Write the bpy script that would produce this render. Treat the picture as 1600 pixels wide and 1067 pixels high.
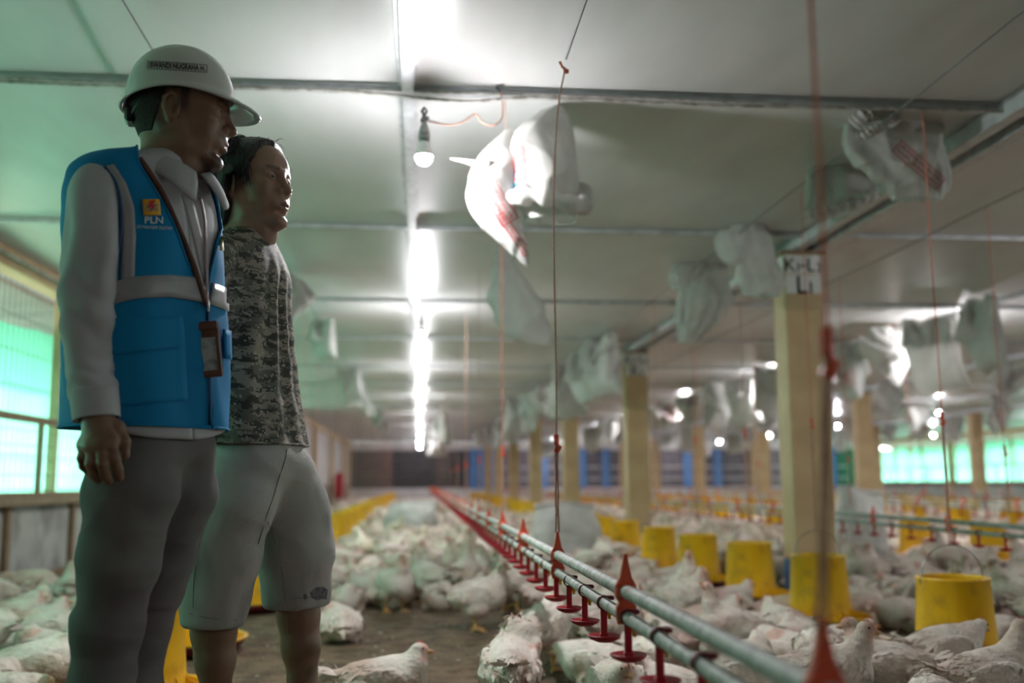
import bpy, math, random
import numpy as np
from mathutils import Vector, Matrix
from mathutils.bvhtree import BVHTree

for _o in list(bpy.data.objects):
    bpy.data.objects.remove(_o)
S = bpy.context.scene
C = S.collection
PI = math.pi
rnd = random.Random(7)
nrg = np.random.default_rng(7)

# ------------------------------------------------------------------ camera, sky, exposure
F_PX, CX, CY, CAM_H = 1556.0, 800.0, 533.5, 0.72
VPX, VPY, ROLL = 655.0, 753.0, 0.008


def unit(v):
    v = np.array(v, float)
    return v / np.linalg.norm(v)


_vy = unit((VPX - CX, -(VPY - CY), -F_PX))
_wz = np.array((ROLL, 1, 0.0)); _wz = unit(_wz - _vy * _wz.dot(_vy))
_wx = np.cross(_vy, _wz)
W2C = np.stack([_wx, _vy, _wz], 1)          # columns: world axes in camera space
C2W = W2C.T
CAMP = np.array((0, 0, CAM_H))

cam_d = bpy.data.cameras.new('camera')
cam = bpy.data.objects.new('camera', cam_d); C.objects.link(cam)
cam_d.sensor_width = 36; cam_d.lens = F_PX * 36 / 1600
m4 = Matrix.Identity(4)
for i in range(3):
    for j in range(3):
        m4[i][j] = C2W[i][j]
m4.translation = Vector(CAMP)
cam.matrix_world = m4
cam_d.dof.use_dof = True; cam_d.dof.focus_distance = 2.38; cam_d.dof.aperture_fstop = 1.75
cam_d.clip_start = 0.05
S.camera = cam

S.view_settings.view_transform = 'Standard'; S.view_settings.look = 'None'
S.view_settings.gamma = 1; S.view_settings.use_curve_mapping = False
S.view_settings.exposure = 1.10
LAMP_POWER = 1150.0
SKY_POWER = 9.0
w = bpy.data.worlds.new('overcast_sky'); S.world = w; w.use_nodes = True
w.node_tree.nodes['Background'].inputs[0].default_value = (0.90, 1.0, 0.97, 1)
w.node_tree.nodes['Background'].inputs[1].default_value = SKY_POWER


def ray(px, py):
    return C2W @ np.array(((px - CX) / F_PX, -(py - CY) / F_PX, -1.0))


def P(px, py, Y):
    d = ray(px, py)
    return CAMP + d * (Y / d[1])


def G(px, py, z=0.0):
    d = ray(px, py)
    return CAMP + d * ((z - CAM_H) / d[2])


def proj(p):
    q = (np.atleast_2d(p) - CAMP) @ C2W
    return np.stack([CX - F_PX * q[:, 0] / q[:, 2], CY + F_PX * q[:, 1] / q[:, 2]], 1)


# ------------------------------------------------------------------ mesh helpers
def fast_mesh(name, V, quads=None, tris=None, smooth=True, uv=None, cols=None):
    V = np.asarray(V, np.float32).reshape(-1, 3)
    me = bpy.data.meshes.new(name)
    q = np.asarray(quads if quads is not None else [], np.int32).reshape(-1, 4)
    t = np.asarray(tris if tris is not None else [], np.int32).reshape(-1, 3)
    nl = q.size + t.size
    me.vertices.add(len(V)); me.vertices.foreach_set('co', V.ravel())
    me.loops.add(nl); li = np.concatenate([q.ravel(), t.ravel()]).astype(np.int32)
    me.loops.foreach_set('vertex_index', li)
    npoly = len(q) + len(t)
    me.polygons.add(npoly)
    st = np.concatenate([np.arange(len(q)) * 4, q.size + np.arange(len(t)) * 3]).astype(np.int32)
    me.polygons.foreach_set('loop_start', st)
    me.polygons.foreach_set('loop_total', np.concatenate([np.full(len(q), 4), np.full(len(t), 3)]).astype(np.int32))
    me.polygons.foreach_set('use_smooth', np.full(npoly, smooth))
    if uv is not None:
        l = me.uv_layers.new(name='UVMap')
        l.data.foreach_set('uv', np.asarray(uv, np.float32)[li].ravel())
    if cols is not None:
        a = me.color_attributes.new('Col', 'FLOAT_COLOR', 'POINT')
        cc = np.ones((len(V), 4), np.float32); cc[:, :3] = cols
        a.data.foreach_set('color', cc.ravel())
    me.update(calc_edges=True); me.validate()
    return me


class MB:
    """collects simple shapes into one mesh"""
    def __init__(self):
        self.v = []; self.f = []; self.sm = []

    def add(self, V, Fs, smooth=False):
        b = len(self.v)
        self.v += [tuple(p) for p in V]
        for f in Fs:
            self.f.append([i + b for i in f]); self.sm.append(smooth)
        return self

    def box(self, c, s, R=None, bev=0.0):
        hx, hy, hz = s[0] / 2, s[1] / 2, s[2] / 2
        if bev <= 0:
            V = [(x, y, z) for x in (-hx, hx) for y in (-hy, hy) for z in (-hz, hz)]
            Fs = [(0, 1, 3, 2), (4, 6, 7, 5), (0, 4, 5, 1), (2, 3, 7, 6), (0, 2, 6, 4), (1, 5, 7, 3)]
        else:
            b = min(bev, hx * .9, hy * .9, hz * .9)
            V = []; Fs = []
            idx = {}
            for sx in (-1, 1):
                for sy in (-1, 1):
                    for sz in (-1, 1):
                        for ax in range(3):
                            p = [sx * (hx - b), sy * (hy - b), sz * (hz - b)]
                            p[ax] += (sx, sy, sz)[ax] * b
                            idx[(sx, sy, sz, ax)] = len(V); V.append(tuple(p))
            for ax in range(3):
                o1, o2 = [(1, 2), (0, 2), (0, 1)][ax]
                for s_ in (-1, 1):
                    q = []
                    for a_, b_ in ((-1, -1), (1, -1), (1, 1), (-1, 1)):
                        k = [0, 0, 0]; k[ax] = s_; k[o1] = a_; k[o2] = b_
                        q.append(idx[(*k, ax)])
                    Fs.append(q)
            for ax in range(3):       # edges along ax
                o1, o2 = [(1, 2), (0, 2), (0, 1)][ax]
                for a_ in (-1, 1):
                    for b_ in (-1, 1):
                        k0 = [0, 0, 0]; k1 = [0, 0, 0]
                        k0[ax] = -1; k1[ax] = 1
                        for k in (k0, k1):
                            k[o1] = a_; k[o2] = b_
                        Fs.append([idx[(*k0, o1)], idx[(*k1, o1)], idx[(*k1, o2)], idx[(*k0, o2)]])
            for sx in (-1, 1):
                for sy in (-1, 1):
                    for sz in (-1, 1):
                        Fs.append([idx[(sx, sy, sz, a)] for a in range(3)])
        M = np.array(V)
        if R is not None:
            M = M @ np.asarray(R).T
        M = M + np.asarray(c)
        return self.add(M, Fs)

    def tube(self, pts, r, n=8, cap=True, flat=1.0, smooth=True):
        pts = [np.array(p, float) for p in pts]
        rs = r if hasattr(r, '__len__') else [r] * len(pts)
        T = []
        for i in range(len(pts)):
            a = pts[max(i - 1, 0)]; b = pts[min(i + 1, len(pts) - 1)]
            T.append(unit(b - a + 1e-9))
        u = np.cross(T[0], (0, 0, 1.0))
        if np.linalg.norm(u) < 1e-3:
            u = np.array((1.0, 0, 0))
        u = unit(u)
        V = []
        for p, t, rr in zip(pts, T, rs):
            u = unit(u - t * u.dot(t)); v_ = np.cross(t, u)
            for k in range(n):
                a = 2 * PI * k / n
                V.append(p + rr * (math.cos(a) * u + flat * math.sin(a) * v_))
        Fs = []
        for i in range(len(pts) - 1):
            for k in range(n):
                k2 = (k + 1) % n
                Fs.append((i * n + k, i * n + k2, (i + 1) * n + k2, (i + 1) * n + k))
        self.add(V, Fs, smooth)
        if cap:
            L = len(pts) - 1
            self.add(V[:n], [tuple(range(n))[::-1]]); self.add(V[L * n:], [tuple(range(n))])
        return self

    def lathe(self, prof, n=24, c=(0, 0, 0), close=False, smooth=True, sx=1, sy=1):
        V = []; Fs = []
        for (r, z) in prof:
            for k in range(n):
                a = 2 * PI * k / n
                V.append((c[0] + sx * r * math.cos(a), c[1] + sy * r * math.sin(a), c[2] + z))
        m = len(prof)
        for i in range(m if close else m - 1):
            i2 = (i + 1) % m
            for k in range(n):
                k2 = (k + 1) % n
                Fs.append((i * n + k, i * n + k2, i2 * n + k2, i2 * n + k))
        return self.add(V, Fs, smooth)

    def mesh(self, name):
        me = bpy.data.meshes.new(name)
        me.from_pydata(self.v, [], self.f)
        me.polygons.foreach_set('use_smooth', self.sm)
        me.update()
        return me


def link(name, me, m=None, parent=None, kind=None, label=None):
    """link a mesh (or an MB) as one object; its coordinates are in the parent's frame"""
    if isinstance(me, MB):
        me = me.mesh(name)
    o = bpy.data.objects.new(name, me); C.objects.link(o)
    if m is not None:
        if isinstance(m, (list, tuple)):
            for x in m:
                me.materials.append(x)
        elif len(me.materials) == 0:
            me.materials.append(m)
    if parent is not None:
        o.parent = parent
        if parent.get('_world'):
            o.matrix_parent_inverse = parent.matrix_basis.inverted()
    if kind:
        o['kind'] = kind
    if label:
        o['label'] = label
    return o


def tag(o, label, cat, group=None, kind=None):
    o['label'] = label
    if cat: o['category'] = cat
    if group: o['group'] = group
    if kind: o['kind'] = kind
    return o


def empty(name, loc=(0, 0, 0), rz=0.0, world=False):
    o = bpy.data.objects.new(name, None); C.objects.link(o)
    o.empty_display_size = .05
    o.location = Vector([float(x) for x in loc]); o.rotation_euler = (0, 0, rz)
    if world:
        o['_world'] = 1
        o.matrix_basis = Matrix.Translation(o.location)
    return o


KIDS = {}


def kids(o):
    if o.name not in KIDS:
        KIDS[o.name] = [c for c in C.objects if c.parent == o]
    return KIDS[o.name]


def copy_tree(o, parent=None):
    c = o.copy(); C.objects.link(c)
    if parent is not None:
        c.parent = parent
    for ch in kids(o):
        copy_tree(ch, c)
    return c


# ------------------------------------------------------------------ implicit modelling
class Field:
    def __init__(self, lo, hi, h):
        self.lo = np.array(lo, np.float32); self.h = h
        self.n = np.ceil((np.array(hi) - self.lo) / h).astype(int) + 1
        self.F = np.full(self.n, 1e3, np.float32)
        self.ax = [self.lo[i] + h * np.arange(self.n[i], dtype=np.float32) for i in range(3)]

    def _sl(self, lo, hi):
        s = []
        for i in range(3):
            a = int(max(0, math.floor((lo[i] - self.lo[i]) / self.h))); b = int(min(self.n[i], math.ceil((hi[i] - self.lo[i]) / self.h) + 1))
            if b <= a:
                return None
            s.append(slice(a, b))
        return tuple(s)

    def _pts(self, s):
        return (self.ax[0][s[0]][:, None, None], self.ax[1][s[1]][None, :, None], self.ax[2][s[2]][None, None, :])

    def _comb(self, s, d, k, op):
        A = self.F[s]
        if op == 'u':
            if k > 0:
                h = np.maximum(k - np.abs(A - d), 0) / k
                self.F[s] = np.minimum(A, d) - h * h * k * .25
            else:
                self.F[s] = np.minimum(A, d)
        elif op == 's':
            if k > 0:
                h = np.maximum(k - np.abs(A + d), 0) / k
                self.F[s] = np.maximum(A, -d) + h * h * k * .25
            else:
                self.F[s] = np.maximum(A, -d)

    def ell(self, c, r, k=.01, op='u', R=None):
        c = np.array(c, float); r = np.array(r, float)
        ext = (np.abs(np.asarray(R)) @ r if R is not None else r) + k + self.h * 3
        s = self._sl(c - ext, c + ext)
        if s is None: return self
        x, y, z = self._pts(s); x = x - c[0]; y = y - c[1]; z = z - c[2]
        if R is not None:
            R = np.asarray(R)          # columns: local axes
            x, y, z = (R[0][0] * x + R[1][0] * y + R[2][0] * z, R[0][1] * x + R[1][1] * y + R[2][1] * z, R[0][2] * x + R[1][2] * y + R[2][2] * z)
        q = (x / r[0]) ** 2 + (y / r[1]) ** 2 + (z / r[2]) ** 2
        g = (x / r[0] ** 2) ** 2 + (y / r[1] ** 2) ** 2 + (z / r[2] ** 2) ** 2
        k0 = np.sqrt(q)
        d = k0 * (k0 - 1) / np.sqrt(g + 1e-9)
        self._comb(s, d.astype(np.float32), k, op)
        return self

    def cone(self, a, b, ra, rb, k=.01, op='u', flat=None):
        a = np.array(a, float); b = np.array(b, float)
        R = max(ra, rb) + k + self.h * 3
        s = self._sl(np.minimum(a, b) - R, np.maximum(a, b) + R)
        if s is None: return self
        x, y, z = self._pts(s)
        ba = b - a; L2 = ba.dot(ba) + 1e-12
        t = np.clip(((x - a[0]) * ba[0] + (y - a[1]) * ba[1] + (z - a[2]) * ba[2]) / L2, 0, 1)
        d = np.sqrt((x - a[0] - t * ba[0]) ** 2 + (y - a[1] - t * ba[1]) ** 2 + (z - a[2] - t * ba[2]) ** 2) - (ra + (rb - ra) * t)
        self._comb(s, d.astype(np.float32), k, op)
        return self

    def chain(self, pts, rs, k=.01, op='u'):
        for i in range(len(pts) - 1):
            self.cone(pts[i], pts[i + 1], rs[i], rs[i + 1], k, op)
        return self

    def clip(self, fn):
        """intersect with fn(x,y,z) < 0"""
        x, y, z = self._pts((slice(None),) * 3)
        self.F = np.maximum(self.F, (fn(x, y, z) + 0 * self.F).astype(np.float32))
        return self

    def mesh(self, smooth=1):
        Fd = self.F
        ins = Fd < 0
        n = Fd.shape
        c = [(i, j, k) for i in (0, 1) for j in (0, 1) for k in (0, 1)]
        cnt = np.zeros(tuple(x - 1 for x in n), np.int8)
        for (i, j, k) in c:
            cnt += ins[i:n[0] - 1 + i, j:n[1] - 1 + j, k:n[2] - 1 + k]
        act = np.argwhere((cnt > 0) & (cnt < 8))
        vals = np.stack([Fd[act[:, 0] + i, act[:, 1] + j, act[:, 2] + k] for (i, j, k) in c], 1)
        pos = np.zeros((len(act), 3), np.float64); num = np.zeros(len(act))
        ca = np.array(c, float)
        for e0 in range(8):
            for e1 in range(e0 + 1, 8):
                if abs(ca[e0] - ca[e1]).sum() == 1:
                    v0 = vals[:, e0]; v1 = vals[:, e1]
                    msk = (v0 < 0) != (v1 < 0)
                    t = np.where(msk, v0 / np.where(msk, v0 - v1, 1), 0)
                    pos += np.where(msk[:, None], ca[e0] + t[:, None] * (ca[e1] - ca[e0]), 0); num += msk
        V = self.lo + self.h * (act + pos / num[:, None])
        idx = np.full(cnt.shape, -1, np.int32); idx[act[:, 0], act[:, 1], act[:, 2]] = np.arange(len(act))
        Q = []
        for ax in range(3):
            o1, o2 = [(1, 2), (2, 0), (0, 1)][ax]
            sl0 = [slice(None)] * 3; sl1 = [slice(None)] * 3
            sl0[ax] = slice(0, n[ax] - 1); sl1[ax] = slice(1, n[ax])
            A = ins[tuple(sl0)]; B = ins[tuple(sl1)]
            e = np.argwhere(A != B)
            ok = (e[:, o1] > 0) & (e[:, o1] < n[o1] - 1) & (e[:, o2] > 0) & (e[:, o2] < n[o2] - 1)
            e = e[ok]
            sgn = A[e[:, 0], e[:, 1], e[:, 2]]
            def gi(d1, d2):
                q = e.copy(); q[:, o1] -= d1; q[:, o2] -= d2
                return idx[q[:, 0], q[:, 1], q[:, 2]]
            qq = np.stack([gi(1, 1), gi(0, 1), gi(0, 0), gi(1, 0)], 1)
            qq[~sgn] = qq[~sgn][:, ::-1]
            Q.append(qq)
        Q = np.concatenate(Q)
        for _ in range(smooth):
            V = laplace(V, Q, .5)
        return V, Q


def laplace(V, Q, f):
    acc = np.zeros_like(V); num = np.zeros(len(V))
    for a in range(4):
        for b in ((a + 1) % 4, (a + 3) % 4):
            np.add.at(acc, Q[:, a], V[Q[:, b]]); np.add.at(num, Q[:, a], 1)
    return V + f * (acc / np.maximum(num, 1)[:, None] - V)


def vnormals(V, Q):
    N = np.zeros_like(V)
    n = np.cross(V[Q[:, 2]] - V[Q[:, 0]], V[Q[:, 3]] - V[Q[:, 1]])
    for a in range(4):
        np.add.at(N, Q[:, a], n)
    return N / (np.linalg.norm(N, axis=1)[:, None] + 1e-12)


def wob(p, s, seed=0, oct=3):
    """smooth pseudo noise of points (N,3), about -1..1"""
    r = np.random.default_rng(seed); out = 0; amp = 1; tot = 0
    p = np.asarray(p)
    for o in range(oct):
        for _ in range(4):
            k = r.normal(size=3); k *= s * 2 ** o / np.linalg.norm(k)
            out = out + amp * np.sin(p @ k + r.uniform(0, 6.28) + 1.3 * np.sin(p @ (k[[1, 2, 0]] * .7) + r.uniform(0, 6.28))); tot += amp * .5
        amp *= .5
    return out / tot * .5


def grid_faces(nu, nv, close_u=False):
    i, j = np.meshgrid(np.arange(nu if close_u else nu - 1), np.arange(nv - 1), indexing='ij')
    i2 = (i + 1) % nu
    return np.stack([i * nv + j, i2 * nv + j, i2 * nv + j + 1, i * nv + j + 1], -1).reshape(-1, 4)


def spline(keys, t):
    """keys: rows (t, a, b, ...) -> smooth interpolation at t (Catmull-Rom in numpy)"""
    K = np.array(keys, float); x = K[:, 0]; Yv = K[:, 1:]
    t = np.atleast_1d(t)
    m = np.gradient(Yv, x, axis=0)
    i = np.clip(np.searchsorted(x, t) - 1, 0, len(x) - 2)
    h = (x[i + 1] - x[i])[:, None]; s = ((t - x[i])[:, None] / h).clip(0, 1)
    return ((1 + 2 * s) * (1 - s) ** 2) * Yv[i] + s * (1 - s) ** 2 * h * m[i] + s * s * (3 - 2 * s) * Yv[i + 1] + s * s * (s - 1) * h * m[i + 1]


# ------------------------------------------------------------------ materials
def nt(m):
    return m.node_tree.nodes, m.node_tree.links


def mat(name, col, rough=.6, col2=None, scale=8.0, lo=.4, hi=.65, bump=0.0, bscale=60.0, metal=0.0, spec=.5, stretch=None, vcol=False, coat=0, sss=0, col3=None, scale3=40.0, transl=0.0, emit=None):
    m = bpy.data.materials.new(name); m.use_nodes = True
    N, L = nt(m)
    b = N['Principled BSDF']
    b.inputs['Roughness'].default_value = rough; b.inputs['Metallic'].default_value = metal
    b.inputs['Specular IOR Level'].default_value = spec
    b.inputs['Base Color'].default_value = (*col, 1)
    if coat: b.inputs['Coat Weight'].default_value = coat
    tc = N.new('ShaderNodeTexCoord'); src = tc.outputs['Object']
    if stretch:
        mp = N.new('ShaderNodeMapping'); mp.inputs['Scale'].default_value = stretch
        L.new(src, mp.inputs[0]); src = mp.outputs[0]
    cur = None
    def layer(cur, c, sc, lo, hi):
        nz = N.new('ShaderNodeTexNoise'); nz.inputs['Scale'].default_value = sc; nz.inputs['Detail'].default_value = 5
        L.new(src, nz.inputs['Vector'])
        mr = N.new('ShaderNodeMapRange'); mr.inputs[1].default_value = lo; mr.inputs[2].default_value = hi
        L.new(nz.outputs[0], mr.inputs[0])
        mx = N.new('ShaderNodeMix'); mx.data_type = 'RGBA'
        L.new(mr.outputs[0], mx.inputs[0])
        if cur is None: mx.inputs[6].default_value = (*col, 1)
        else: L.new(cur, mx.inputs[6])
        mx.inputs[7].default_value = (*c, 1)
        return mx.outputs[2]
    if col2 is not None: cur = layer(cur, col2, scale, lo, hi)
    if col3 is not None: cur = layer(cur, col3, scale3, .52, .7)
    if vcol:
        at = N.new('ShaderNodeAttribute'); at.attribute_name = 'Col'
        if cur is None:
            cur = at.outputs[0]
        else:
            mx = N.new('ShaderNodeMix'); mx.data_type = 'RGBA'; mx.blend_type = 'MULTIPLY'; mx.inputs[0].default_value = 1
            L.new(cur, mx.inputs[6]); L.new(at.outputs[0], mx.inputs[7]); cur = mx.outputs[2]
    if cur is not None: L.new(cur, b.inputs['Base Color'])
    if bump:
        nz = N.new('ShaderNodeTexNoise'); nz.inputs['Scale'].default_value = bscale; nz.inputs['Detail'].default_value = 6
        L.new(src, nz.inputs['Vector'])
        bp = N.new('ShaderNodeBump'); bp.inputs['Strength'].default_value = min(1, bump); bp.inputs['Distance'].default_value = .01
        L.new(nz.outputs[0], bp.inputs['Height']); L.new(bp.outputs[0], b.inputs['Normal'])
    if sss:
        b.inputs['Subsurface Weight'].default_value = sss; b.inputs['Subsurface Radius'].default_value = (.012, .005, .003)
        b.inputs['Subsurface Scale'].default_value = .5
    if emit:
        b.inputs['Emission Color'].default_value = (*emit[0], 1); b.inputs['Emission Strength'].default_value = emit[1]
    if transl:
        tr = N.new('ShaderNodeBsdfTranslucent'); ms = N.new('ShaderNodeMixShader'); ms.inputs[0].default_value = transl
        if cur is not None: L.new(cur, tr.inputs[0])
        else: tr.inputs[0].default_value = (*col, 1)
        out = N['Material Output']
        L.new(b.outputs[0], ms.inputs[1]); L.new(tr.outputs[0], ms.inputs[2]); L.new(ms.outputs[0], out.inputs[0])
    return m


M = {}
M['litter'] = mat('litter', (.175, .110, .066), .95, (.075, .045, .026), 9, .4, .62, 1.0, 55, col3=(.2, .15, .10), scale3=70)
M['sheet'] = mat('ceiling_sheet', (.60, .60, .59), .34, (.53, .53, .52), 1.6, .4, .7, .055, 45, spec=.16, stretch=(2.5, .8, 1))
M['batten'] = mat('galvanised_steel', (.55, .57, .58), .42, (.42, .43, .44), 14, metal=.3)
M['steel_dark'] = mat('dull_steel', (.20, .20, .20), .5, (.1, .1, .1), 12, metal=.5)
M['cable_white'] = mat('dusty_cable', (.50, .48, .45), .8, (.22, .19, .16), 25)
M['column'] = mat('cream_paint', (.55, .385, .215), .6, (.46, .31, .165), 3.5, bump=.12, bscale=40)
M['column_lit_side'] = mat('cream_paint_lit_flank', (.62, .47, .27), .6, (.52, .38, .21), 3.5, bump=.12, bscale=40)  # same cream paint with the window light on the flank put into its colour
M['blue_paint'] = mat('blue_paint', (.045, .12, .33), .55, (.03, .08, .24), 6)
M['blue_light'] = mat('pale_blue_paint', (.10, .22, .48), .6, (.08, .17, .38), 5)
M['concrete'] = mat('concrete', (.42, .41, .39), .9, (.26, .25, .24), 3.5, .42, .66, .3, 30, col3=(.14, .13, .12), scale3=2.2)
M['timber'] = mat('timber', (.30, .21, .13), .8, (.19, .125, .075), 10, stretch=(6, 6, 1), bump=.3, bscale=30)
M['plaster'] = mat('plaster', (.62, .58, .58), .85, (.5, .46, .46), 2)
M['dark_void'] = mat('fan_panel_dark', (.17, .14, .165), .7, (.11, .09, .11), 3)
M['wire'] = mat('mesh_wire', (.14, .15, .14), .6)
M['black'] = mat('black_plastic', (.012, .012, .013), .45)
M['eave'] = mat('eave_sheet', (.33, .33, .35), .7, (.22, .22, .24), 3)
M['earth_out'] = mat('ground_outside', (.22, .24, .18), .9, (.16, .2, .1), 2)


def net_mat(name, col, tr):
    m = bpy.data.materials.new(name); m.use_nodes = True; N, L = nt(m)
    N.remove(N['Principled BSDF'])
    tl = N.new('ShaderNodeBsdfTranslucent'); tl.inputs[0].default_value = (*col, 1)
    df = N.new('ShaderNodeBsdfDiffuse'); df.inputs[0].default_value = (*[c * .8 for c in col], 1)
    tp = N.new('ShaderNodeBsdfTransparent')
    tc = N.new('ShaderNodeTexCoord'); nz = N.new('ShaderNodeTexNoise'); nz.inputs['Scale'].default_value = 2.5; nz.inputs['Detail'].default_value = 4
    L.new(tc.outputs['Object'], nz.inputs['Vector'])
    mr = N.new('ShaderNodeMapRange'); mr.inputs[1].default_value = .35; mr.inputs[2].default_value = .7; mr.inputs[3].default_value = tr * .6; mr.inputs[4].default_value = tr * 1.5
    L.new(nz.outputs[0], mr.inputs[0])
    a = N.new('ShaderNodeMixShader'); a.inputs[0].default_value = .75
    b = N.new('ShaderNodeMixShader')
    L.new(df.outputs[0], a.inputs[1]); L.new(tl.outputs[0], a.inputs[2])
    L.new(mr.outputs[0], b.inputs[0]); L.new(a.outputs[0], b.inputs[1]); L.new(tp.outputs[0], b.inputs[2])
    L.new(b.outputs[0], N['Material Output'].inputs[0])
    return m


M['net'] = net_mat('green_shade_net', (.18, .61, .46), .02)
# ------------------------------------------------------------------ the shed
CEIL = 2.22
XL, XR, Y0, Y1 = -2.67, 17.6, -4.2, 38.0
COLY = [1.18, 6.04, 10.9, 15.76, 20.6, 25.45, 30.3, 35.1]
BEAMY = [-3.2, -.9, 1.42, 3.67, 5.76, 8.15, 10.35, 12.9, 15.3, 17.6, 19.9, 22.2, 24.5, 26.8, 29.1, 31.4, 33.7, 36.0]


def struct(name, me, m, label=None, cat=None):
    o = link(name, me, m); o['kind'] = 'structure'
    if label: o['label'] = label
    return o


# floor: finer where it is near
gx = np.concatenate([np.arange(XL, 4.5, .03), np.arange(4.5, XR + .3, .35)])
gy = np.concatenate([np.arange(Y0, 2.0, .3), np.arange(2.0, 7.5, .03), np.arange(7.5, Y1 + .6, .4)])
XX, YY = np.meshgrid(gx, gy, indexing='ij')
pp = np.stack([XX, YY, 0 * XX], -1).reshape(-1, 3)
zz = .006 * wob(pp, 9, 1) + .006 * wob(pp, 40, 2, 2)
near = ((pp[:, 0] < 4.5) & (pp[:, 1] > 2) & (pp[:, 1] < 7.5))
pp[:, 2] = np.where(near, zz, .006 * wob(pp, 3, 3)) - .006
floor = struct('floor', fast_mesh('floor', pp, grid_faces(len(gx), len(gy))), M['litter'], 'brown earthy litter floor of the poultry shed')

# ceiling sheets, one per bay, between steel battens
ceil_root = empty('ceiling'); ceil_root['kind'] = 'structure'; ceil_root['label'] = 'low ceiling of glossy white sheets between steel battens'
xb = [XL, -.055, 2.42, 4.85, 7.27, 9.7, 12.1, 14.55, XR]
for i in range(len(xb) - 1):
    for j in range(len(BEAMY)):
        y0 = BEAMY[j]; y1 = BEAMY[j + 1] if j + 1 < len(BEAMY) else Y1
        if j == 0: y0 = Y0
        n = 34 if y1 < 13 and xb[i] < 5 else 10
        u, v = np.meshgrid(np.linspace(0, 1, n), np.linspace(0, 1, n), indexing='ij')
        p = np.stack([xb[i] + u * (xb[i + 1] - xb[i]), y0 + v * (y1 - y0), 0 * u], -1).reshape(-1, 3)
        sag = (np.sin(u * PI) * np.sin(v * PI)).ravel()
        r_ = wob(p, 2.0, 40 + i, 2)
        edge = (np.minimum(np.minimum(u, 1 - u), np.minimum(v, 1 - v)) * 14).clip(0, 1).ravel()
        p[:, 2] = CEIL - .012 * sag + edge * (.005 * r_ + .0012 * wob(p * np.array((3, .6, 1)), 14, 9, 2))
        f = grid_faces(n, n)[:, ::-1]
        link('ceiling_sheet', fast_mesh('ceiling_sheet', p, f), M['sheet'], ceil_root)
# lid above the sheets so no light leaks down at the seams
struct('roof', MB().box(((XL + XR) / 2, (Y0 + Y1) / 2, CEIL + .16), (XR - XL + 3.4, Y1 - Y0 + 1, .04)), M['eave'], 'roof sheet above the ceiling')


def channel(mb, a, b, wd, dp, up=(0, 0, 1)):
    """a C-channel batten hung under the ceiling: a web with two lips"""
    a = np.array(a, float); b = np.array(b, float); d = unit(b - a); s = np.cross(d, up)
    c = (a + b) / 2; L = np.linalg.norm(b - a); R = np.stack([d, s, np.array(up, float)], 1)
    mb.box(c, (L, wd, .003), R)
    for q in (-1, 1):
        mb.box(c + s * q * wd / 2 + np.array(up) * dp / 2, (L, .003, dp), R)
        mb.box(c + s * q * (wd / 2 + .009) + np.array(up) * dp * .9, (L, .018, .003), R)


k = 1
for y in BEAMY:
    mb = MB(); channel(mb, (XL, y, CEIL - .026), (XR, y, CEIL - .026), .036, .022)
    struct(f'trim_{k}', mb, M['batten'], 'galvanised steel batten across the ceiling'); k += 1
for x in (-.055, 4.85, 9.7, 14.55):
    mb = MB(); channel(mb, (x, Y0, CEIL - .030), (x, Y1, CEIL - .030), .042, .026)
    for y in np.arange(1.5, 12, .46):
        mb.lathe([(0, -.0036), (.004, -.003), (.005, 0)], 8, (x, y, CEIL - .030))
    struct(f'trim_{k}', mb, M['batten'], 'galvanised steel batten running down the shed'); k += 1
for x in (2.42, 7.27, 12.1):
    mb = MB()
    channel(mb, (x - .07, Y0, CEIL - .07), (x - .07, Y1, CEIL - .07), .06, .065)
    channel(mb, (x + .07, Y0, CEIL - .07), (x + .07, Y1, CEIL - .07), .06, .065)
    struct(f'trim_{k}', mb, M['batten'], 'pair of steel channels over the column row'); k += 1

# columns
SIGN = mat('sign_white', (.72, .72, .70), .5)


def text_mesh(s, size, depth=0.0):
    cu = bpy.data.curves.new('txt', 'FONT'); cu.body = s; cu.size = size; cu.align_x = 'CENTER'; cu.align_y = 'CENTER'; cu.extrude = depth; cu.resolution_u = 3
    o = bpy.data.objects.new('txt', cu); C.objects.link(o)
    bpy.context.view_layer.update()
    dg = bpy.context.evaluated_depsgraph_get()
    me = bpy.data.meshes.new_from_object(o.evaluated_get(dg))
    bpy.data.objects.remove(o); bpy.data.curves.remove(cu)
    V = np.array([v.co[:] for v in me.vertices]).reshape(-1, 3); Fs = [tuple(p.vertices) for p in me.polygons]
    bpy.data.meshes.remove(me)
    return V, Fs


def bold(V, Fs, e):
    """thicken lettering by overlaying slightly moved copies"""
    vs = []; fs = []
    for n_, (dx, dy) in enumerate(((0, 0), (e, 0), (-e, 0), (0, e), (0, -e))):
        b = len(vs); vs += [(x + dx, y + dy, z + n_ * 1e-5) for x, y, z in V]; fs += [tuple(i + b for i in f) for f in Fs]
    return np.array(vs), fs


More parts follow.
